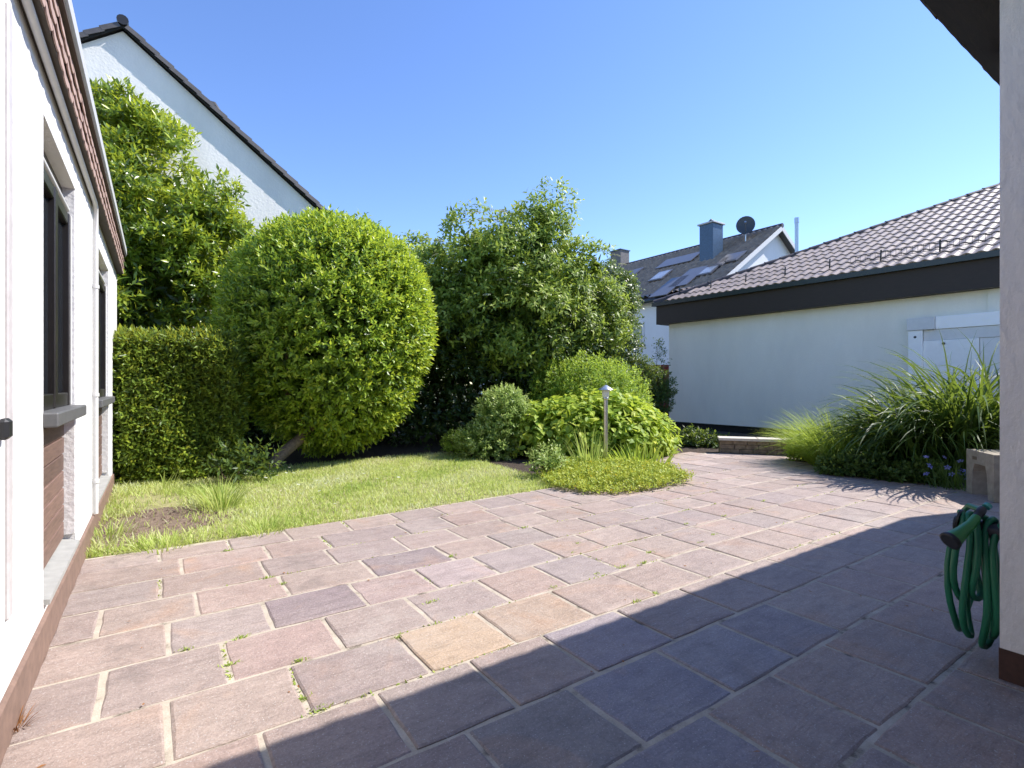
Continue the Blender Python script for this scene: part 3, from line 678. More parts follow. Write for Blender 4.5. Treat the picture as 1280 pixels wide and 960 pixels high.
# ================================================================== gable house upper left
gh = thing('gable_house', 'tall white gabled house behind the laurel, grey tiled verge', 'house', (-.6,15,0))
mg, hz, gy, gxm = .767, 9.78, 15.0, -.64
hw = 5.2
m = MB(); fv = [(gxm-hw, gy, 0),(gxm+hw, gy, 0),(gxm+hw, gy, hz-.22-hw*mg),(gxm, gy, hz-.22),(gxm-hw, gy, hz-.22-hw*mg)]; bv = [(x, gy+9, z) for x, y, z in fv]
m.add(fv+bv, [(0,1,2,3,4),(9,8,7,6,5)] + [(i, 5+i, 5+(i+1)%5, (i+1)%5) for i in range(5)]); part(m, 'wall', M['plaster_n'], gh)
oh = .15
for sg in (-1, 1):
    m = MB(); q = [Vector((gxm, gy-oh+.03, hz-.13)), Vector((gxm, gy+9.2, hz-.13)), Vector((gxm+sg*(hw+.4), gy+9.2, hz-.13-(hw+.4)*mg)), Vector((gxm+sg*(hw+.4), gy-oh+.03, hz-.13-(hw+.4)*mg))]
    m.slab(q, (sg*mg,0,1), .07) if sg > 0 else m.slab(q[::-1], (sg*mg,0,1), .07)
    part(m, 'roof', M['tile2'], gh)
    m = MB(); q = [Vector((gxm, gy-oh+.028, hz-.20)), Vector((gxm+sg*(hw+.4), gy-oh+.028, hz-.20-(hw+.4)*mg)), Vector((gxm+sg*(hw+.4), gy-oh+.06, hz-.20-(hw+.4)*mg)), Vector((gxm, gy-oh+.06, hz-.20))]
    m.slab(q, (0,0,1), .075); part(m, 'bargeboard', M['blackpl'], gh)
    dv = Vector((sg, 0, -mg)).normalized(); upn = Vector((sg*mg,0,1)).normalized()
    for k in range(19):
        s0 = .12 + k*.355; m = MB(); c = Vector((gxm, gy-oh, hz-.055)) + dv*s0 - upn*.0
        # verge tile: an angled cover, its tail lifted over the next one
        vs = []
        for s_, lift in ((0,0.0),(.39,.03)):
            p = c + dv*s_ + upn*lift
            vs += [p + Vector((0,.30,0)), p + upn*.012 + Vector((0,.0,0)), p - upn*.095 - Vector((0,.012,0)), p - upn*.095 + Vector((0,.012,0)), p - upn*.012 + Vector((0,.02,0)), p - upn*.02 + Vector((0,.3,0))]
        m.add(vs, [(i,(i+1)%6,6+(i+1)%6,6+i) if sg > 0 else (i,6+i,6+(i+1)%6,(i+1)%6) for i in range(6)] + [list(range(6))[::-1], list(range(6,12))]); part(m, 'verge_tile', M['tile2'], gh)
for k in range(12):
    m = MB(); m.tube([(gxm, gy-oh-.03+k*.4, hz-.045),(gxm, gy-oh+.40+k*.4, hz-.06)], [.115,.105], 12); part(m, 'ridge_cap', M['black'] if k == 0 else M['tile2'], gh)
m = MB(); c = Vector((gxm, gy-oh+.25, hz-.05)) + Vector((1,0,-mg)).normalized()*2.05; m.tube([c, c+Vector((.2,0,-.02)), c+Vector((.42,0,-.28))], [.06,.09,.05], 8); part(m, 'vent_tile', M['black'], gh)

# ================================================================== far house, right
fh = thing('far_house', 'distant white house with tiled roof, blue chimney, satellite dish and skylights', 'house', (22,18,0))
wx, ex, ez, rx, rz = 19.6, 19.2, 5.33, 24.9, 9.02; fy0, fy1 = 13.3, 33
pm = (rz-ez)/(rx-ex)
m = MB(); gb = [(wx,fy0+.35,0),(2*rx-wx,fy0+.35,0),(2*rx-wx,fy0+.35,ez+.2),(rx,fy0+.35,rz-.08),(wx,fy0+.35,ez+.2)]; bk = [(x,fy1,z) for x,y,z in gb]
m.add(gb+bk, [(0,1,2,3,4),(9,8,7,6,5)] + [(i,5+i,5+(i+1)%5,(i+1)%5) for i in range(5)]); part(m, 'wall', M['plaster_f'], fh)
# corrugated, stepped roof sheet
def tiled_sheet(o, across, down, wu, lv, tw, tl, amp, th):
    nu = int(wu/tw)*4; nv = int(lv/tl); V = []; F = []
    a = Vector(across); d = Vector(down).normalized(); n = a.cross(d); n = n if n.z > 0 else -n
    us = np.linspace(0, wu, nu+1); zc = amp*.5*(1-np.cos(us/tw*2*np.pi))
    for r_ in range(nv):
        for v, l in ((r_*tl, 0), ((r_+1)*tl, th)):
            for u, z in zip(us, zc): V.append(Vector(o) + a*u + d*v + n*(z+l))
    V = np.array([tuple(v) for v in V]); k = nu+1
    for r_ in range(2*nv-1):
        i = np.arange(nu); F.append(np.stack([r_*k+i, r_*k+i+1, (r_+1)*k+i+1, (r_+1)*k+i], 1))
    return V, np.concatenate(F)
dnf = Vector((-1,0,-pm)).normalized(); sl_len = math.hypot(rx-ex, rz-ez)
V, F = tiled_sheet((rx,fy0,rz), (0,1,0), dnf, fy1-fy0, sl_len, .3, .4, .10, .06)
l = fh.location; o = np_mesh('roof', V - np.array([l.x,l.y,l.z]), F, M['tile'], fh)
m = MB(); q = [Vector((rx,fy0,rz)),Vector((rx,fy1,rz)),Vector((2*rx-ex,fy1,ez)),Vector((2*rx-ex,fy0,ez))]; m.slab(q, (pm,0,1), -.1); part(m, 'rear_roof', M['tile2'], fh)
m = MB(); m.slab([Vector((rx,fy0,rz)),Vector((rx,fy1,rz)),Vector((ex,fy1,ez)),Vector((ex,fy0,ez))], (-pm,0,1), -.10); part(m, 'roof_deck', M['ridge'], fh)
m = MB()
for sg in (-1,1):
    m.slab([Vector((rx,fy0-.02,rz+.02)),Vector((rx,fy0-.02,rz-.22)),Vector((rx+sg*(rx-ex),fy0-.02,ez-.22)),Vector((rx+sg*(rx-ex),fy0-.02,ez+.02))], (0,1,0) if sg<0 else (0,1,0), .03)
part(m, 'bargeboard', M['pale'], fh)
m = MB(); m.tube([(rx,fy0-.03,rz+.03),(rx,fy1,rz+.03)], .11, 10); part(m, 'ridge_caps', M['ridge'], fh)
m = MB(); m.tube([(ex-.05,fy0,ez-.02),(ex-.05,fy1,ez-.02)], .08, 8); part(m, 'gutter', M['gutter'], fh)
nf = Vector((-pm,0,1)).normalized()
def on_roof(px, py):
    u, v = (px-640)/FPX, (480-py)/FPX; kx = SN+u*CS; d = (ez - pm*ex - CAM_H)/(v - pm*kx); x, y_ = W(px, d); return Vector((x, y_, CAM_H+v*d))
def roof_rect(pc, wy, lx, name, mat, up=.06, th=.05, frame=None):
    c = pc; a = Vector((0,1,0)); d = dnf; m = MB()
    q = [c - a*wy/2 - d*lx/2, c + a*wy/2 - d*lx/2, c + a*wy/2 + d*lx/2, c - a*wy/2 + d*lx/2]
    m.slab([p + nf*(up+.08) for p in q], nf, th); o = part(m, name, mat, fh); return o
roof_rect(on_roof(849,329), 2.3, 1.15, 'solar_panel', M['panel']); roof_rect(on_roof(862,350), 1.05, 2.0, 'solar_panel', M['panel']); roof_rect(on_roof(838,362), 1.05, 2.0, 'solar_panel', M['panel'])
for (px, py, wy, lx) in ((827,348,.9,1.1),(887,342,.75,.9),(916,326,1.0,1.0),(905,331,.5,1.0),(793,344,.9,1.0)):
    f = roof_rect(on_roof(px,py), wy, lx, 'skylight', M['panel'], .05, .06)
    g_ = roof_rect(on_roof(px,py), wy-.16, lx-.2, 'pane', M['skyg'] if px in (827,887) else M['panel'], .112, .01); g_.parent = f
c = on_roof(889,322); m = MB(); m.bbox(c.x-.42,c.y-.38,c.z-1.0,c.x+.42,c.y+.38,9.32,.01); ch = part(m, 'chimney', M['slate'], fh)
m = MB(); m.bbox(c.x-.5,c.y-.46,9.323,c.x+.5,c.y+.46,9.40,.01); part(m, 'chimney_cap', M['coping'], fh, ch)
m = MB(); m.lathe([(.1,0),(.12,.1),(.14,.14),(.02,.26)], (c.x,c.y,9.40), 10); part(m, 'cowl', M['black'], fh, ch)
c = Vector((*W(767,33.5),0)); m = MB(); m.bbox(rx-.4,c.y-.45,8.2,rx+.4,c.y+.45,10.0,.01); c2 = part(m, 'chimney', M['stonech'], fh); m = MB(); m.bbox(rx-.46,c.y-.5,10.003,rx+.46,c.y+.5,10.07,.01); part(m,'chimney_cap',M['slate'],fh,c2)
x_, y_ = W(932,25.3); zc = ZP(282,25.3); m = MB(); dirv = Vector((-.85,-.5,.15)).normalized(); sd = dirv.cross(Vector((0,0,1))).normalized(); uv = sd.cross(dirv); c = Vector((x_,y_,zc)); vs = [c + dirv*.0]
for rr_, off in ((.2,.02),(.36,.06),(.43,.09)):
    for k in range(20): an = 2*math.pi*k/20; vs.append(c + sd*math.cos(an)*rr_ + uv*math.sin(an)*rr_*1.05 + dirv*off)
fs = [(0,1+k,1+(k+1)%20) for k in range(20)] + [(1+20*q+k, 21+20*q+k, 21+20*q+(k+1)%20, 1+20*q+(k+1)%20) for q in (0,1) for k in range(20)]
m.add(vs, fs, True); vb = [v - dirv*.03 for v in vs]; m.add(vb, [f[::-1] for f in fs], True); dsh = part(m, 'satellite_dish', M['dish'], fh)
m = MB(); m.tube([c - dirv*.05 - Vector((0,0,.9)), c - dirv*.05 + Vector((0,0,.05))], .03, 8); m.tube([c - uv*.35 + dirv*.08, c + dirv*.5 - uv*.1], .015, 6); m.tube([c + dirv*.5 - uv*.1, c+dirv*.62 - uv*.08], .05, 8); part(m, 'mast', M['metal'], fh, dsh)
for (pl, pr2, pt, pb, dd) in ((790,805.5,403,431,26.2),):
    m = MB(); y1_ = wx/( (SN+(pl-640)/FPX*CS)/(CS-(pl-640)/FPX*SN)); y2_ = wx/((SN+(pr2-640)/FPX*CS)/(CS-(pr2-640)/FPX*SN))
    za, zb = ZP(pb,25.6), ZP(pt,25.6); m.bbox(wx-.06,y2_,za-.02,wx+.02,y1_,zb+.02,.01); fo = part(m, 'window', M['whitepl'], fh)
    m = MB(); m.box(wx-.075,y2_+.1,za+.08,wx-.055,y1_-.1,zb-.08); part(m, 'pane', plain('pale_blind', (.4,.41,.36), .4, bmp=0, var=.15, scale=1), fh, fo)  # pane in a pale grey green blind colour, mottled at random
    m = MB(); m.bbox(wx-.16,y2_-.06,za-.09,wx+.02,y1_+.06,za-.025,.01); part(m, 'window_sill', M['sill'], fh, fo)
rf = thing('red_fence', 'strip of red painted fence between the shrubs and the distant white house', 'fence', (*W(825,18),0))
x0_, y0_ = W(803,18); x1_, y1_ = W(852,18); zt_ = ZP(456,18); 
for k in range(9):
    t0, t1 = k/9, (k+.94)/9; m = MB(); m.slab([(x0_+(x1_-x0_)*t0,y0_+(y1_-y0_)*t0,0),(x0_+(x1_-x0_)*t1,y0_+(y1_-y0_)*t1,0),(x0_+(x1_-x0_)*t1,y0_+(y1_-y0_)*t1,zt_),(x0_+(x1_-x0_)*t0,y0_+(y1_-y0_)*t0,zt_)], (SN,CS,0), .025); part(m, 'board', M['redw'], rf)
m = MB(); m.slab([(x0_,y0_,zt_-.4),(x1_,y1_,zt_-.4),(x1_,y1_,zt_-.3),(x0_,y0_,zt_-.3)], (-SN,-CS,0), .03); part(m,'rail',M['redw'],rf)

# ================================================================== garden lamp
lx_, ly_ = GP(757,583); lamp = thing('garden_lamp', 'slim stainless steel bollard lamp standing in the yellow ground cover', 'lamp', (lx_,ly_,0))
def lpart(mb, n, mt): return mb.build(n, mt, lamp)
m = MB(); m.lathe([(.0,0),(.075,0),(.075,.012),(.042,.02)], sides=20); lpart(m,'base_plate',M['metal'])
m = MB(); m.lathe([(.040,.015),(.040,1.13)], sides=20); lpart(m,'post',M['metal'])
m = MB(); m.lathe([(.044,1.13),(.052,1.14),(.052,1.17),(.05,1.172)], sides=20); lpart(m,'collar',M['metal'])
m = MB(); m.lathe([(.05,1.172),(.06,1.2),(.066,1.30),(.055,1.31)], sides=20); lpart(m,'lamp_glass',M['opal'])
m = MB(); m.lathe([(.0,1.385),(.03,1.378),(.075,1.345),(.135,1.305),(.137,1.298),(.128,1.30),(.055,1.312)], sides=24); lpart(m,'lamp_hood',plain('steel_hood',(.72,.71,.69),.3,.9,.05,bmp=.02))

# ================================================================== garden hose at the wall
hs = thing('garden_hose', 'green garden hose coiled over a hanger at the wall corner with spray nozzle', 'hose', (3.5,.86,.7))
coils = [(.765,3.50,.07,.70,.12),(.80,3.50,.075,.715,.06),(.835,3.48,.07,.725,.30),(.87,3.47,.06,.73,.10),(.905,3.47,.07,.73,.26),(.945,3.59,.17,.705,.085)]
pts = []
for i, (Y, xc, hw_, zt_, zb_) in enumerate(coils):
    nx_ = coils[min(i+1, len(coils)-1)]; seg = 26
    for k in range(seg):
        t = k/seg; an = 2*math.pi*t + math.pi/2; L_ = (1-t); 
        Yy = Y*(1-t) + nx_[0]*t; xx = xc*(1-t)+nx_[1]*t; h_ = hw_*(1-t)+nx_[2]*t
        zt2 = zt_*(1-t)+nx_[3]*t; zb2 = zb_
        s_ = math.sin(an); zz_ = (zt2+zb2)/2 + (zt2-zb2)/2*math.copysign(abs(s_)**.8, s_)
        pts.append(Vector((xx + h_*math.copysign(abs(math.cos(an))**.8, math.cos(an))*(1.0 - .35*max(0, s_)), Yy + .012*math.sin(3*an+i), zz_)))
def hp(mb, n, mt, par=None): return part(mb, n, mt, hs, par)
m = MB(); m.tube(pts, .0155, 10); hp(m, 'hose_coils', M['hose'])
onD = lambda px, py, d: Vector((*W(px,d), ZP(py,d)))
n0 = onD(1227,638,2.64); n1 = onD(1214,655,2.6); n2 = onD(1200,667,2.58); n3 = onD(1188,676,2.57)
m = MB(); m.tube([pts[-1], pts[-1].lerp(n0,.5)+Vector((0,.01,.03)), n0], .0135, 10); hp(m, 'hose_end', M['hose'])
ax_ = (n1-n0).normalized(); m = MB(); m.tube([n0-ax_*.015, n0, n0+ax_*.03, n0+ax_*.032, n0+ax_*.06], [.017,.021,.021,.018,.019], 14); hp(m,'connector',M['black'])
m = MB(); m.tube([n0+ax_*.058, n1, n1.lerp(n2,.5), n2, n3], [.02,.023,.026,.031,.043], 16); nz = hp(m,'nozzle',M['hose2'])
ax_ = (n3-n2).normalized(); m = MB(); m.tube([n3-ax_*.012, n3+ax_*.006, n3+ax_*.008], [.044,.047,.038], 18); hp(m,'nozzle_ring',M['black'],nz)
hc = Vector((3.49,.728,.655)); m = MB(); m.tube([hc, hc+Vector((0,.02,0))], .075, 16); m.tube([hc+Vector((0,.02,0)), hc+Vector((0,.215,.01))], .04, 14); m.tube([hc+Vector((-.02,.185,.04)), hc+Vector((-.02,.195,.042))], .05, 18); hp(m,'hanger',M['black'])
for k, t in enumerate((.0,)): 
    q = pts[4]; m = MB(); m.tube([n0-ax_*.05, n0-ax_*.03],[.018,.018],12); hp(m,'coupling',M['teal'])

# ================================================================== plants
# ---- ball shaped clipped shrub
def tree(name, label, base, crown_parts, tops, r0, bark, group=None, cat='tree', seed=1):
    t = thing(name, label, cat, (base[0], base[1], 0), group)
    tr = trunk_mesh((base[0], base[1], -.05), tops, r0, seed); part(tr, 'trunk', bark, t)
    for nm, g, mt in crown_parts:
        g = (g[0] - np.array([base[0], base[1], 0]), g[1], g[2]); foliage(nm, g, mt, t)
    return t
def shrub(name, label, g, mat, cx, cy, cat='shrub', group=None, stems=5, r=.35, h=.5, bark=None):
    t = thing(name, label, cat, (cx, cy, 0), group)
    m = MB(); 
    for k in range(stems):
        an = k*2.4; m.tube(limb((cx+.06*math.cos(an), cy+.06*math.sin(an), -.04), (cx+r*math.cos(an), cy+r*math.sin(an), h*(.7+.3*math.sin(k*1.7))), .08, 4, k), [.016,.013,.01,.005], 5)
    part(m, 'stems', bark or M['bark'], t)
    foliage('foliage', (g[0] - np.array([cx, cy, 0]), g[1], g[2]), mat, t); return t
bd = 9.9
E_ball = [el(412,416,bd,119,143), el(385,385,bd,80,95), el(446,400,bd,84,100)]
g = bush_geo(E_ball, 9500, 7, .17, .11, .045, tb=.46, tip=.42, depth=.04, lump=.045, seed=4, upb=.35, fill=.45, fr=2.2)
bx_, by_ = W(418, bd); tx_, ty_ = GP(335,583)
ball = thing('clipped_shrub', 'large egg shaped clipped evergreen shrub with bright green leaves at the back of the lawn', 'shrub', (bx_,by_,0))
m = MB(); m.tube([(tx_-.02,ty_-.3,-.05),(tx_+.12,ty_-.25,.18),(tx_+.45,ty_-.15,.42),(tx_+.8,ty_,.75),(bx_,by_,1.6),(bx_+.1,by_,3.0)], [.11,.10,.09,.085,.07,.02], 10)
m.tube([(tx_+.75,ty_,.7),(bx_+.5,by_-.3,1.5),(bx_+.9,by_-.2,2.6)], [.07,.05,.02], 8); m.tube([(tx_+.6,ty_-.1,.55),(tx_+.3,ty_+.1,1.3),(tx_+.3,ty_,2.2)], [.06,.04,.02], 8)
part(m, 'trunk', M['barkl'], ball); foliage('foliage', (g[0]-np.array([bx_,by_,0]), g[1], g[2]), LM['ball'], ball)

# ---- straight hedge at the left
def box_pts(x0,x1,y0,y1,z1,n,lump,seed):
    areas = np.array([(x1-x0)*z1*1.6, (x1-x0)*(y1-y0)*1.2, (y1-y0)*z1, (y1-y0)*z1]); i = rng.choice(4, n, p=areas/areas.sum())
    u, v = rng.uniform(0,1,n), rng.uniform(0,1,n); P_ = np.zeros((n,3)); Q = np.zeros((n,3))
    for k in range(4):
        s = i == k
        if k == 0: P_[s] = np.stack([x0+(x1-x0)*u[s], np.full(s.sum(), y0), z1*v[s]], 1); Q[s] = (0,-1,0)
        if k == 1: P_[s] = np.stack([x0+(x1-x0)*u[s], y0+(y1-y0)*v[s], np.full(s.sum(), z1)], 1); Q[s] = (0,0,1)
        if k == 2: P_[s] = np.stack([np.full(s.sum(), x0), y0+(y1-y0)*u[s], z1*v[s]], 1); Q[s] = (-1,0,0)
        if k == 3: P_[s] = np.stack([np.full(s.sum(), x1), y0+(y1-y0)*u[s], z1*v[s]], 1); Q[s] = (1,0,0)
    P_ += Q*(lump*lumps(P_*.8, seed, 2.2)[:,None] - rng.exponential(.05, n)[:,None]); return P_, Q
hx0, hx1, hy0, hy1, hz1 = -.45, 1.0, 8.95, 9.95, 2.03
Pq, Qq = box_pts(hx0,hx1,hy0,hy1,hz1, 5200, .07, 8)
g1 = shoot_geo(Pq, Qq + np.array([0,0,.5]) + rng.normal(0,.35,Pq.shape), 7, .15, .10, .034, .33, .22, .3)
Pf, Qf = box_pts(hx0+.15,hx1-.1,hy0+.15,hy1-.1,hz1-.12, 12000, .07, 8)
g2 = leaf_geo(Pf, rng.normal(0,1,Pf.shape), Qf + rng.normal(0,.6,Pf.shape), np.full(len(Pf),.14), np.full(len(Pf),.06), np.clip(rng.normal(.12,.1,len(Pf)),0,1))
g = cat_geo([g1,g2]); hc_ = (.8,9.6)
hd_ = thing('clipped_hedge', 'straight clipped hedge with sunlit top and dark front between house and egg shaped shrub', 'hedge', (*hc_,0))
m = MB()
for k in range(7): m.tube(limb((-.3+k*.18,9.5,-.04),(-.3+k*.18,9.55,1.6),.04,5,k), [.03,.028,.024,.018,.008], 6)
part(m,'stems',M['bark'],hd_); foliage('foliage', (g[0]-np.array([*hc_,0]),g[1],g[2]), LM['hedge'], hd_)
# young self sown shrub in front of the hedge foot
x,y_ = GP(292,602); E = [(x,y_-.1,.28,.3,.2,.2),(x+.3,y_-.05,.25,.22,.2,.2)]
shrub('seedling_shrub','low leafy seedling growing at the foot of the hedge beside the leaning trunk', bush_geo(E,90,6,.16,.1,.04,tb=.3,depth=.3,lump=.2,seed=9,fill=.2,zmin=.02), LM['shade'], x, y_, h=.4)

# ---- tall laurel at the left
E_l = [el(150,235,11.3,62,100,2.2), el(190,300,11.2,80,115,2.2), el(240,335,11.0,48,96,2.0), el(200,410,11.2,108,120,2.4), el(165,170,11.3,36,42,1.2), el(262,275,11.0,20,38,1.0)]
g = clump_crown(E_l, 225, .36, 30, 7, .24, .175, .062, tb=.4, tip=.45, seed=5, fill=5000, lump=.16)
x,y_ = W(195,11.6)
tree('laurel_tree','tall loose laurel in front of the white gable, above the clipped hedge',(x,y_),[('foliage',g,LM['laurel'])],[(x-.3,y_,5.2),(x+.6,y_-.2,4.6),(x-.6,y_-.1,4.2),(x+.2,y_-.2,5.8)],.09,M['bark'],seed=21)

# ---- elder and companions at the back
def elder(name, label, E, nc, base, tops, seed, umb=0, mat='elder', rc=.46, per=40, tb=.45, L=.145, Wd=.062):
    g = clump_crown(E, nc, rc, per, 6, .22, L, Wd, tb=tb, tip=.25, seed=seed, fill=int(nc*26), flat=.7, droop=.55, spread=(1.35,.7))
    t = tree(name, label, base, [('foliage', g, LM[mat])], tops, .08, M['bark'], seed=seed)
    return t
EA = [el(655,352,12.4,64,74), el(676,306,12.4,28,40), el(645,400,12.6,84,62), el(598,325,12.0,38,46), el(680,275,12.4,12,24), el(586,303,12.0,15,20), el(742,338,12.3,22,15), el(718,395,13.4,50,42)]
x,y_ = W(650,13.0); ta = elder('elder_tree','tallest elder tree in the middle of the back planting with cream flower heads',EA,135,(x,y_),[(x,y_,4.4),(x-.7,y_-.3,3.8),(x+.7,y_-.2,3.7),(x+.4,y_-.4,4.8)],31)
EB = [el(548,375,12.9,54,52), el(570,405,12.8,48,44), el(505,352,13.2,42,50)]
x,y_ = W(550,13.5); tb_ = elder('elder_tree','lower elder tree just right of the egg shaped shrub',EB,85,(x,y_),[(x,y_,3.6),(x-.6,y_-.3,3.2),(x+.5,y_-.2,3.3)],37)
EC = [el(470,342,13.8,34,56,1.8), el(470,400,13.8,70,90,2.2)]
x,y_ = W(475,14.2); elder('leafy_tree','bushy tree whose top shows above the egg shaped shrub',EC,70,(x,y_),[(x,y_,3.8),(x-.5,y_,3.2)],41,mat='ball')
ED = [el(752,385,14.6,40,48), el(730,425,14.6,58,55), el(768,420,14.6,17,40), el(722,350,14.6,30,34)]
x,y_ = W(748,15.0); td = elder('lilac_tree','dark small leaved tree at the right end of the back planting',ED,120,(x,y_),[(x,y_,3.0),(x+.5,y_-.2,2.6),(x-.5,y_-.2,2.6)],43,mat='lilac',rc=.30,tb=.42,L=.10,Wd=.055,per=32)
# dense dark growth under the trees, set back
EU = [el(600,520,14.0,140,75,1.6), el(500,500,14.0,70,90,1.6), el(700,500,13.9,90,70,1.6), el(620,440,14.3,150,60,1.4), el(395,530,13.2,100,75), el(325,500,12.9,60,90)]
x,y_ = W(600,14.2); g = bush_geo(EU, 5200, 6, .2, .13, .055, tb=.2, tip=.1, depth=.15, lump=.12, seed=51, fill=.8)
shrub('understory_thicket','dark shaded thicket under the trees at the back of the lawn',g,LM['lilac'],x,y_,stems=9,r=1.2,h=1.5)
# creamy umbels on the elders
um = MB(); rr = random.Random(3); vs = []; fs = []
for k in range(46):
    r_ = .085*math.sqrt(rr.random()); an = rr.uniform(0,6.28); c = Vector((r_*math.cos(an), r_*math.sin(an), .02*math.cos(r_/.085*1.5)+rr.uniform(-.004,.004))); s = .011
    b = len(vs); t1 = rr.uniform(-.4,.4); vs += [c+Vector((-s,-s,t1*s)), c+Vector((s,-s,-t1*s)), c+Vector((s,s,t1*s)), c+Vector((-s,s,-t1*s))]; fs.append((b,b+1,b+2,b+3))
um.add(vs, fs); ume = um.mesh('flower_cluster'); ume.materials.append(LM['umbel'])
a_ = ume.attributes.new('tint','FLOAT','POINT'); a_.data.foreach_set('value', np.repeat(np.random.default_rng(2).uniform(0,1,46),4).astype(np.float32))
for root, E, n in ((ta,EA,60),(tb_,EB,30),(td,[ED[3],ED[0]],8)):
    Pu, Nu = ell_pts(E, n*3, .02, .12, 31, .9, zmin=1.8)
    sel = [i for i in range(len(Pu)) if Nu[i,2] > -.15 and (Nu[i,0]*SN+Nu[i,1]*CS) < .35][:n]
    for i in sel:
        o = link('flower_cluster', ume, root); q = Vector(Pu[i]) + Vector(Nu[i])*.32
        o.location = q - root.location; n_ = (Vector(Nu[i])*.5 + Vector((0,0,1))).normalized(); o.rotation_euler = n_.to_track_quat('Z','Y').to_euler(); o.scale = (rnd.uniform(.9,1.6),)*3

# ---- shrubs round the lamp
E = [el(732,493,11.7,54,44), el(772,500,11.8,34,38), el(700,494,11.6,34,36)]
x,y_ = W(738,11.7); shrub('dome_shrub','rounded light green shrub behind the hydrangea and the lamp',bush_geo(E,2600,7,.15,.075,.03,tb=.5,depth=.09,lump=.16,seed=61,fill=.4),LM['dome'],x,y_,h=.9,r=.6)
E = [el(630,522,10.1,30,36), el(610,555,10.0,34,26)]
x,y_ = W(625,10.1); shrub('variegated_shrub','pale variegated shrub left of the hydrangea at the lawn edge',bush_geo(E,1100,7,.13,.075,.034,tb=.55,depth=.1,lump=.12,seed=62,fill=.35),LM['pale'],x,y_,h=.7,r=.4)
E = [el(572,558,10.5,17,15,.4)]
x,y_ = W(572,10.5); shrub('small_shrub','small bright green shrub at the back of the lawn in front of the dark thicket',bush_geo(E,220,7,.12,.06,.02,tb=.5,depth=.15,lump=.1,seed=63,fill=.3,upb=.9),LM['dome'],x,y_,h=.3,r=.15)
E = [el(818,492,14.5,22,30), el(800,470,14.5,16,24)]
x,y_ = W(815,14.5); shrub('border_shrub','leafy shrub between the dome shrub and the garage corner',bush_geo(E,900,7,.14,.07,.03,tb=.4,depth=.12,lump=.15,seed=64,fill=.4),LM['shade'],x,y_,h=1.0,r=.3)
x,y_ = W(826,15.5); E = [(x,y_,2.2,.16,.16,.42),(x-.12,y_,2.6,.1,.1,.2)]
shrub('slim_shrub','thin upright twiggy plant in front of the distant white wall',bush_geo(E,60,5,.14,.08,.03,tb=.4,depth=.4,lump=.2,seed=65,fill=0),LM['shade'],x,y_,h=2.5,r=.1,stems=3)
# hydrangea with large leaves: front leaves as parts
E_h = [el(736,552,10.6,84,54), el(684,555,10.3,48,46), el(796,555,10.7,42,42), el(752,534,10.6,58,38)]
x,y_ = W(742,10.6); hy = thing('hydrangea','broad hydrangea mound with large light green leaves behind the garden lamp','shrub',(x,y_,0))
g = bush_geo(E_h, 1150, 6, .16, .15, .10, tb=.5, tip=.3, depth=.07, lump=.1, seed=71, upb=.5, up=.9, fill=.6, spread=(1.4,.9), droop=.7)
foliage('foliage',(g[0]-np.array([x,y_,0]),g[1],g[2]),LM['hyd'],hy)
m = MB()
for k in range(9): an = k*.7; m.tube(limb((x+.1*math.cos(an),y_+.1*math.sin(an),-.04),(x+.8*math.cos(an),y_+.8*math.sin(an),.75),.06,4,k),[.012,.01,.008,.005],5)
part(m,'stems',M['bark'],hy)
lms = []
for q in range(4):
    L_, W_ = .15, .105; prf = [(0,0),(.25,.42),(.5,.5),(.78,.32),(1,0)]; vs = []; fs = []
    for t, wv in prf:
        zc_ = -.35*t*t*L_*(.6+.3*q); vs += [(-wv*W_, t*L_, zc_+.012), (0, t*L_, zc_-.004), (wv*W_, t*L_, zc_+.012)]
    for i in range(4): fs += [(3*i,3*i+1,3*i+4,3*i+3),(3*i+1,3*i+2,3*i+5,3*i+4)]
    mm = MB(); mm.add(vs, fs, False); me = mm.mesh('leaf'); me.materials.append(LM['hyd']); a_ = me.attributes.new('tint','FLOAT','POINT'); a_.data.foreach_set('value', np.full(len(vs), .38+.16*q, dtype=np.float32)); lms.append(me)
Ph, Nh = ell_pts(E_h, 1500, .01, .1, 71, .95)
cnt = 0
for i in range(len(Ph)):
    if Nh[i,0]*SN + Nh[i,1]*CS > .15 or Ph[i,2] < .15 or cnt >= 290: continue
    o = link('leaf', lms[rnd.randrange(4)], hy); n_ = (Vector(Nh[i])*.7 + Vector((0,0,.8)) + Vector((rnd.gauss(0,.25),rnd.gauss(0,.25),0))).normalized()
    axs = Vector(Nh[i]) + Vector((rnd.gauss(0,.5),rnd.gauss(0,.5),-.2)); axs = (axs - n_*axs.dot(n_)).normalized(); sd = axs.cross(n_)
    s = rnd.uniform(.75,1.25); mt = Matrix(((sd.x,axs.x,n_.x,0),(sd.y,axs.y,n_.y,0),(sd.z,axs.z,n_.z,0),(0,0,0,1))) @ Matrix.Scale(s,4)
    mt.translation = Vector(Ph[i]) + Vector(Nh[i])*.10 - hy.location; o.matrix_local = mt; cnt += 1
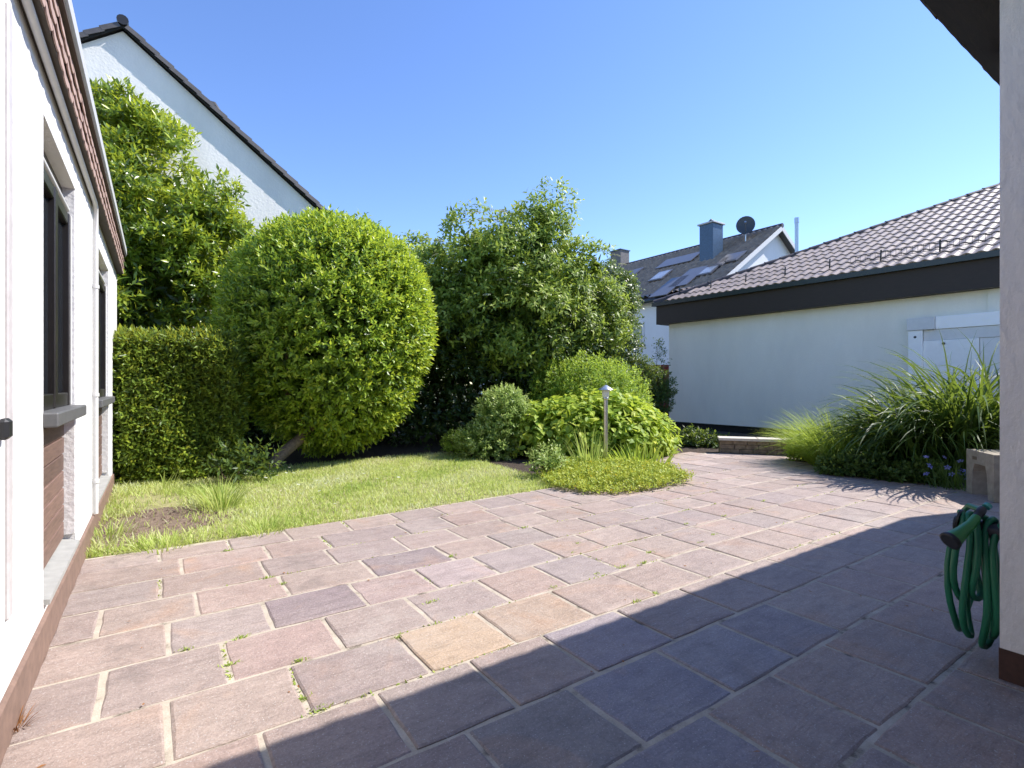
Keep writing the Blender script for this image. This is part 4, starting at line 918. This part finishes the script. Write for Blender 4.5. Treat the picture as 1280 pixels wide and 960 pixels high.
# ground cover with yellow leaves round the lamp
def in_poly(P_, poly):
    x, y = P_[:,0], P_[:,1]; ins = np.zeros(len(P_), bool); n = len(poly)
    for i in range(n):
        (x0,y0),(x1,y1) = poly[i], poly[(i+1)%n]
        c = ((y0 > y) != (y1 > y)) & (x < (x1-x0)*(y-y0)/(y1-y0+1e-12) + x0); ins ^= c
    return ins
cov = [GP(682,606), GP(700,614), GP(740,618), GP(790,617), GP(835,611), GP(864,603), GP(845,592), GP(820,582), GP(760,574), GP(700,580), GP(680,592)]
cv = np.array(cov); mn, mx_ = cv.min(0), cv.max(0)
Q = rng.uniform(mn, mx_, (9000,2)); Q = Q + 0; jit = rng.normal(0,.05,Q.shape); Q = Q[in_poly(Q + jit, cov)]
cen = cv.mean(0); dist = np.linalg.norm(Q-cen, axis=1); hgt = .06 + .13*np.clip(1-dist/1.5,0,1) + .04*lumps(np.c_[Q*2, Q[:,0]*0], 5, 2)
O = np.c_[Q, np.maximum(.004, hgt*rng.uniform(.1,1,len(Q)))]
g1 = shoot_geo(O, np.c_[rng.normal(0,.6,(len(O),2)), np.ones(len(O))], 5, .05, .045, .022, .5, .3, .25, spread=(1.3,.7))
gc = tag(foliage('ground_cover', g1, LM['cover'], None), 'low yellow green ground cover spilling over the paving round the lamp', 'ground cover', kind='stuff')
ym = []
for k in range(70):
    i = rnd.randrange(len(O)); ym.append(leaf_geo(np.repeat(O[i:i+1]+np.array([[0,0,.05]]),5,0), np.c_[np.cos(np.arange(5)*1.256),np.sin(np.arange(5)*1.256),np.full(5,.4)], np.tile([0,0,1.],(5,1)), np.full(5,.022), np.full(5,.02), rng.uniform(0,1,5)))
tag(foliage('yellow_blossom', cat_geo(ym), LM['yellow'], None), 'tiny yellow blossoms scattered in the ground cover', 'flowers', kind='stuff')
# iris like leaves beside the lamp
def clump(name, label, cx, cy, n, Ln, Wd, rad, lean, bend, mat, cat='plant', seg=4, tb=.5, tv=.25, dirb=None, pname='blades', ell=None):
    an = rng.uniform(0,6.283,n); r_ = rad*np.sqrt(rng.uniform(0,1,n)); O = np.c_[r_*np.cos(an), r_*np.sin(an)*(ell or 1), np.full(n,-.01)]
    D = np.c_[np.cos(an)*r_/rad*lean, np.sin(an)*r_/rad*lean, np.ones(n)] + np.c_[rng.normal(0,.14,(n,2)), np.zeros(n)]
    if dirb is not None: D = D + np.array(dirb)
    V,F,T = blades(O, D, Ln*rng.uniform(.55,1.1,n), Wd*rng.uniform(.6,1.2,n), bend*rng.uniform(.4,1.4,n), np.clip(rng.normal(tb,tv,n),0,1), seg)
    t = thing(name, label, cat, (cx,cy,0)); np_mesh(pname, V, F, mat, t, T); return t
x,y_ = GP(738,586); clump('iris_clump','narrow grey green blades rising left of the lamp post',x,y_,46,.75,.02,.22,.5,.18,LM['grass'],tb=.25,tv=.15)
x,y_ = GP(800,583); clump('iris_clump','bright green strap leaves rising right of the lamp post',x,y_,70,.5,.035,.45,.4,.25,LM['orna'],tb=.6)
x,y_ = GP(690,596); E = [(x,y_+.1,.2,.3,.3,.22)]; shrub('grey_leaved_plant','small grey leaved plant at the left end of the ground cover',bush_geo(E,120,6,.12,.06,.03,tb=.6,depth=.3,lump=.2,seed=75,fill=.2),LM['pale'],x,y_,'plant',h=.3,r=.2)
# low plants along the black garage plinth
x,y_ = W(872,11.9); E = [el(862,553,11.9,22,14,.5), el(885,556,11.8,26,12,.5)]
shrub('shade_plant','dark low leaves in the shade against the black garage plinth',bush_geo(E,300,6,.12,.09,.045,tb=.3,depth=.2,lump=.2,seed=76,fill=.3),LM['shade'],x,y_,'plant',h=.3)

# ---- right border
x,y_ = W(1046,8.95); clump('ornamental_grass','fine bright green ornamental grass arching in the sun near the low wall',x,y_,1900,1.15,.011,.42,.75,.42,LM['orna'],'grass',6,.55,.28,(-.12,.05,0))
x,y_ = W(1088,8.8); clump('ornamental_grass','darker green ornamental grass tuft between the bright grass and the tall strap leaves',x,y_,700,1.05,.012,.36,.6,.4,LM['lily'],'grass',6,.7,.28)
for (px, d, lab, n, Ln, b) in ((1122,8.3,'leftmost clump of tall arching strap leaves in the border',380,1.5,.6),(1150,8.0,'tall arching strap leaves in the middle of the border in front of the white gate',440,1.95,.56),(1194,7.75,'tall dense strap leaves behind the blue flowers',460,2.25,.5),(1240,7.7,'tall strap leaves beside the right wall behind the concrete block',420,2.35,.48)):
    x,y_ = W(px,d); clump('daylily_clump',lab,x,y_,n,Ln,.05,.36,.27,b,LM['lily'],'plant',9,.5,.3,pname='strap_leaves')
x,y_ = W(1012,9.5); E = [el(1012,568,9.4,22,15,.5), el(1030,572,9.2,16,16,.4)]
shrub('leafy_perennial','pale sunlit leafy perennial at the end of the low wall',bush_geo(E,330,6,.12,.085,.04,tb=.55,depth=.2,lump=.15,seed=81,fill=.3,upb=.7),LM['hyd'],x,y_,'plant',h=.35,r=.2)
for i,(px,py,rw,rh,lab) in enumerate(((1050,586,22,11,'low leafy plant at the paving edge below the ornamental grass'),(1083,582,22,18,'nettle like leafy plant at the paving edge below the tall strap leaves'),(1120,597,26,8,'low rosette leaves spilling over the paving edge'),(1152,594,18,14,'fern like plant at the paving edge left of the blue flowers'))):
    x,y_ = GP(px,py+rh-3); d = x*SN+y_*CS+.15; E = [el(px,py,d,rw,rh,.35)]; cx_, cy_ = W(px,d)
    shrub('edging_plant',lab,bush_geo(E,260,6,.1,.085,.045,tb=.45,depth=.25,lump=.2,seed=83+i,fill=.3,upb=.6),LM['shade'],cx_,cy_,'plant',h=.2,r=.2)
# blue flowers
x,y_ = W(1186,7.05); bf = thing('blue_flowers','cluster of pale blue flowers with thin stems beside the concrete block','flowers',(x,y_,0))
n = 120; O = np.c_[rng.normal(0,.13,(n,2)), np.zeros(n)]; V,F,T = blades(O, np.c_[rng.normal(0,.3,(n,2)),np.ones(n)], .38*rng.uniform(.6,1.2,n), np.full(n,.012), .2*rng.uniform(.3,1,n), rng.uniform(.2,.9,n), 4); np_mesh('stems',V,F,LM['lily'],bf,T)
fm = MB(); 
for k in range(5): a = k*1.2566; fm.add([(0,0,0),(.028*math.cos(a-.45),.028*math.sin(a-.45),.012),(.042*math.cos(a),.042*math.sin(a),.006),(.028*math.cos(a+.45),.028*math.sin(a+.45),.012)], [(0,1,2,3)])
fme = fm.mesh('flower'); fme.materials.append(LM['blue']); a_ = fme.attributes.new('tint','FLOAT','POINT'); a_.data.foreach_set('value', np.linspace(.2,1,20).astype(np.float32))
for k in range(13):
    o = link('flower', fme, bf); o.location = (rnd.gauss(0,.17), rnd.gauss(0,.15), rnd.uniform(.14,.44)); o.rotation_euler = (rnd.uniform(.3,1.1), rnd.uniform(-.4,.4), rnd.uniform(-2.2,-.2)); o.scale = (rnd.uniform(.8,1.3),)*3

# ---- lawn grass, tufts, daisies, weeds
Q = rng.uniform((-.48,5.36),(5.0,9.6),(64000,2)); Q = Q[in_poly(Q + rng.normal(0,.02,Q.shape), lawn_poly)]
def soil_mask(Q):
    a = np.hypot((Q[:,0]+.16)/.78, (Q[:,1]-6.35)/.72); b = np.hypot((Q[:,0]+.1)/.5,(Q[:,1]-7.6)/1.2)
    return np.minimum(a, b+.15)
sm_ = soil_mask(Q) + .35*lumps(np.c_[Q*2.2, Q[:,0]*0], 9, 2); back = np.clip((Q[:,1]-8.4)/1.2,0,1)
thin = .72 + .4*lumps(np.c_[Q*3.1, Q[:,0]*0], 23, 2.4); keep = (rng.uniform(0,1,len(Q)) < np.clip((sm_-.55)*1.6,.06,1)*(1-.55*back)*np.clip(thin,.25,1)); Q = Q[keep]
pt = .56 + .38*lumps(np.c_[Q*1.2, Q[:,0]*0], 14, 2.2)
ln = (.045 + .03*rng.uniform(0,1,len(Q))) * (1 + .8*np.clip(1-(Q[:,0]+.5)/1.6,0,1))
V,F,T = blades(np.c_[Q, np.full(len(Q),-.012)], np.c_[rng.normal(0,.55,(len(Q),2)), np.ones(len(Q))], ln, np.full(len(Q),.0075), .35*rng.uniform(.2,1.3,len(Q)), np.clip(pt + rng.normal(0,.2,len(Q)),0,1), 3)
tag(np_mesh('grass',V,F,LM['grass'],None,T),'short sunlit lawn grass with dry blades between patio and shrubs','grass',kind='stuff')
bs = sheet('bare_soil', [(max(-.475, -.16+.82*math.cos(a)*(1+.18*math.sin(3*a+1))), 6.35+.74*math.sin(a)*(1+.2*math.sin(2*a))) for a in np.linspace(0,6.283,22)[:-1] if True], -.006, M['bare'])
cl_ = MB(); rr = random.Random(5)
for k in range(300):
    a = rr.uniform(0,6.28); r_ = math.sqrt(rr.random()); cx_, cy_ = -.14+.76*r_*math.cos(a), 6.35+.68*r_*math.sin(a); s = rr.uniform(.006,.026)
    if cx_ < -.46: continue
    cl_.add([(cx_+s*rr.uniform(.6,1)*math.cos(q), cy_+s*rr.uniform(.6,1)*math.sin(q), -.006) for q in (0,1.2,2.5,3.8,5)] + [(cx_+rr.uniform(-.3,.3)*s, cy_, s*.7)], [(0,1,5),(1,2,5),(2,3,5),(3,4,5),(4,0,5)])
tag(cl_.build('soil_clods', M['bare']),'dry crumbs of soil in the bare patch by the house','soil',kind='stuff')
x,y_ = GP(277,634); clump('grass_tuft','tall bright tuft of grass at the left of the lawn',x,y_,150,.42,.011,.17,.7,.32,LM['grass'],'grass',5,.35,.2)
x,y_ = GP(206,612); clump('grass_tuft','few tall grass blades in front of the hedge near the house',x,y_,14,.34,.011,.1,.4,.25,LM['grass'],'grass',5,.4,.2)
for (px,py,lab) in ((135,672,'grass tuft at the patio corner by the house plinth'),(205,684,'grass tuft at the patio edge below the bare soil'),(330,664,'grass tuft at the lawn edge beside the paving')):
    x,y_ = GP(px,py); clump('grass_tuft',lab,x,y_,90,.17,.009,.2,.8,.35,LM['grass'],'grass',4,.35,.2)
x,y_ = GP(6,914); clump('dry_grass_tuft','small orange brown dry tuft in the corner of plinth and paving',x+.03,y_,60,.09,.004,.03,1.0,.3,LM['dry'],'grass',4,.5,.3)
dm = MB(); 
for k in range(9): a = k*.698; dm.add([(.004*math.cos(a),.004*math.sin(a),.06),(.016*math.cos(a-.25),.016*math.sin(a-.25),.064),(.016*math.cos(a+.25),.016*math.sin(a+.25),.064)], [(0,1,2)])
dm.add([(0,0,-.01),(.002,0,-.01),(.001,0,.062)], [(0,1,2)])
dme = dm.mesh('daisy'); dme.materials.append(LM['white']); a_ = dme.attributes.new('tint','FLOAT','POINT'); a_.data.foreach_set('value', np.full(len(dm.v),.6,dtype=np.float32))
dpos = [(318,596),(325,599),(332,592),(338,601),(343,594),(352,590),(361,592),(330,604),(348,603),(365,600),(376,596),(395,606),(410,612),(424,604),(440,610),(402,622),(455,598),(470,606),(391,630),(420,640),(498,604),(520,598),(350,621),(372,612),(540,604),(316,590),(340,587),(357,597)]
for px, py in dpos:
    x,y_ = GP(px,py); o = link('daisy', dme); o.location = (x,y_,0); o.scale = (rnd.uniform(1.0,1.7),)*3; o.rotation_euler = (rnd.uniform(-.3,.3),rnd.uniform(-.3,.3),rnd.uniform(0,6)); tag(o,'tiny white daisy flowering in the sunlit lawn','daisy','daisies in the lawn')
wl = [(564,695),(691,734),(716,691),(779,708),(805,703),(748,717),(817,742),(795,751),(374,825),(300,797),(233,811),(380,872),(405,884),(859,655),(905,645),(722,679),(655,659),(540,752),(352,730),(335,722),(284,688),(500,795),(812,690),(940,636),(288,830),(892,668),(955,626),(875,678)]
for i, (px, py) in enumerate(wl):
    x,y_ = GP(px,py); n = 26; ex_ = rng.normal(0,.022,n); O = np.c_[ex_, rng.normal(0,.007,n), np.full(n,-.006)]
    V,F,T = blades(O, np.c_[rng.normal(0,.8,(n,2)),np.ones(n)], .022*rng.uniform(.5,1.3,n), np.full(n,.007), .5*rng.uniform(.3,1,n), np.clip(rng.normal(.22,.2,n),0,1), 2)
    o = np_mesh('weed',V,F,LM['grass'],None,T); o.location = (x,y_,0); tag(o,'small green weed sprouting from a joint of the paving','weed','weeds in the paving joints')
MO = []
for yv in (5.0,4.53,4.1,3.67,3.22,2.76,2.3):
    xs = rng.uniform(.4,8.6,260); kp = (lumps(np.c_[xs*1.7, np.full_like(xs,yv)*3, xs*0], 77, 2.0) > .25); xs = xs[kp]
    MO.append(np.c_[xs, yv + rng.normal(0,.005,len(xs)), np.full(len(xs),-.006)])
for rr, js in joints.items():
    if rr > 6: continue
    for xv in js:
        if rnd.random() < .12: m_ = rnd.randint(6,26); MO.append(np.c_[xv+rng.normal(0,.005,m_), rng.uniform(rowY[rr][1]+.03,rowY[rr][0]-.03,m_), np.full(m_,-.006)])
MO = np.concatenate(MO); n = len(MO)
V,F,T = blades(MO, np.c_[rng.normal(0,.9,(n,2)),np.ones(n)], .016*rng.uniform(.4,1.4,n), np.full(n,.008), .5*rng.uniform(.3,1,n), np.clip(rng.normal(.2,.25,n),0,1), 2)
tag(np_mesh('joint_moss',V,F,LM['cover'],None,T),'thin moss and seedlings growing along the joints of the paving','moss',kind='stuff')
n = 110; Q = np.c_[rng.uniform(-.4,8.8,n), rng.uniform(1.0,5.4,n)]
g = leaf_geo(np.c_[Q, rng.uniform(.004,.008,n)], np.c_[rng.normal(0,1,(n,2)), rng.normal(0,.12,n)], np.tile([0,0,1.],(n,1))+rng.normal(0,.2,(n,3)), rng.uniform(.012,.035,n), rng.uniform(.006,.014,n), rng.uniform(0,1,n))
tag(foliage('leaf_litter', g, LM['dry'], None), 'tiny dry leaf crumbs scattered over the paving', 'leaves', kind='stuff')
print('stones', ns[0], 'objects', len(bpy.data.objects))
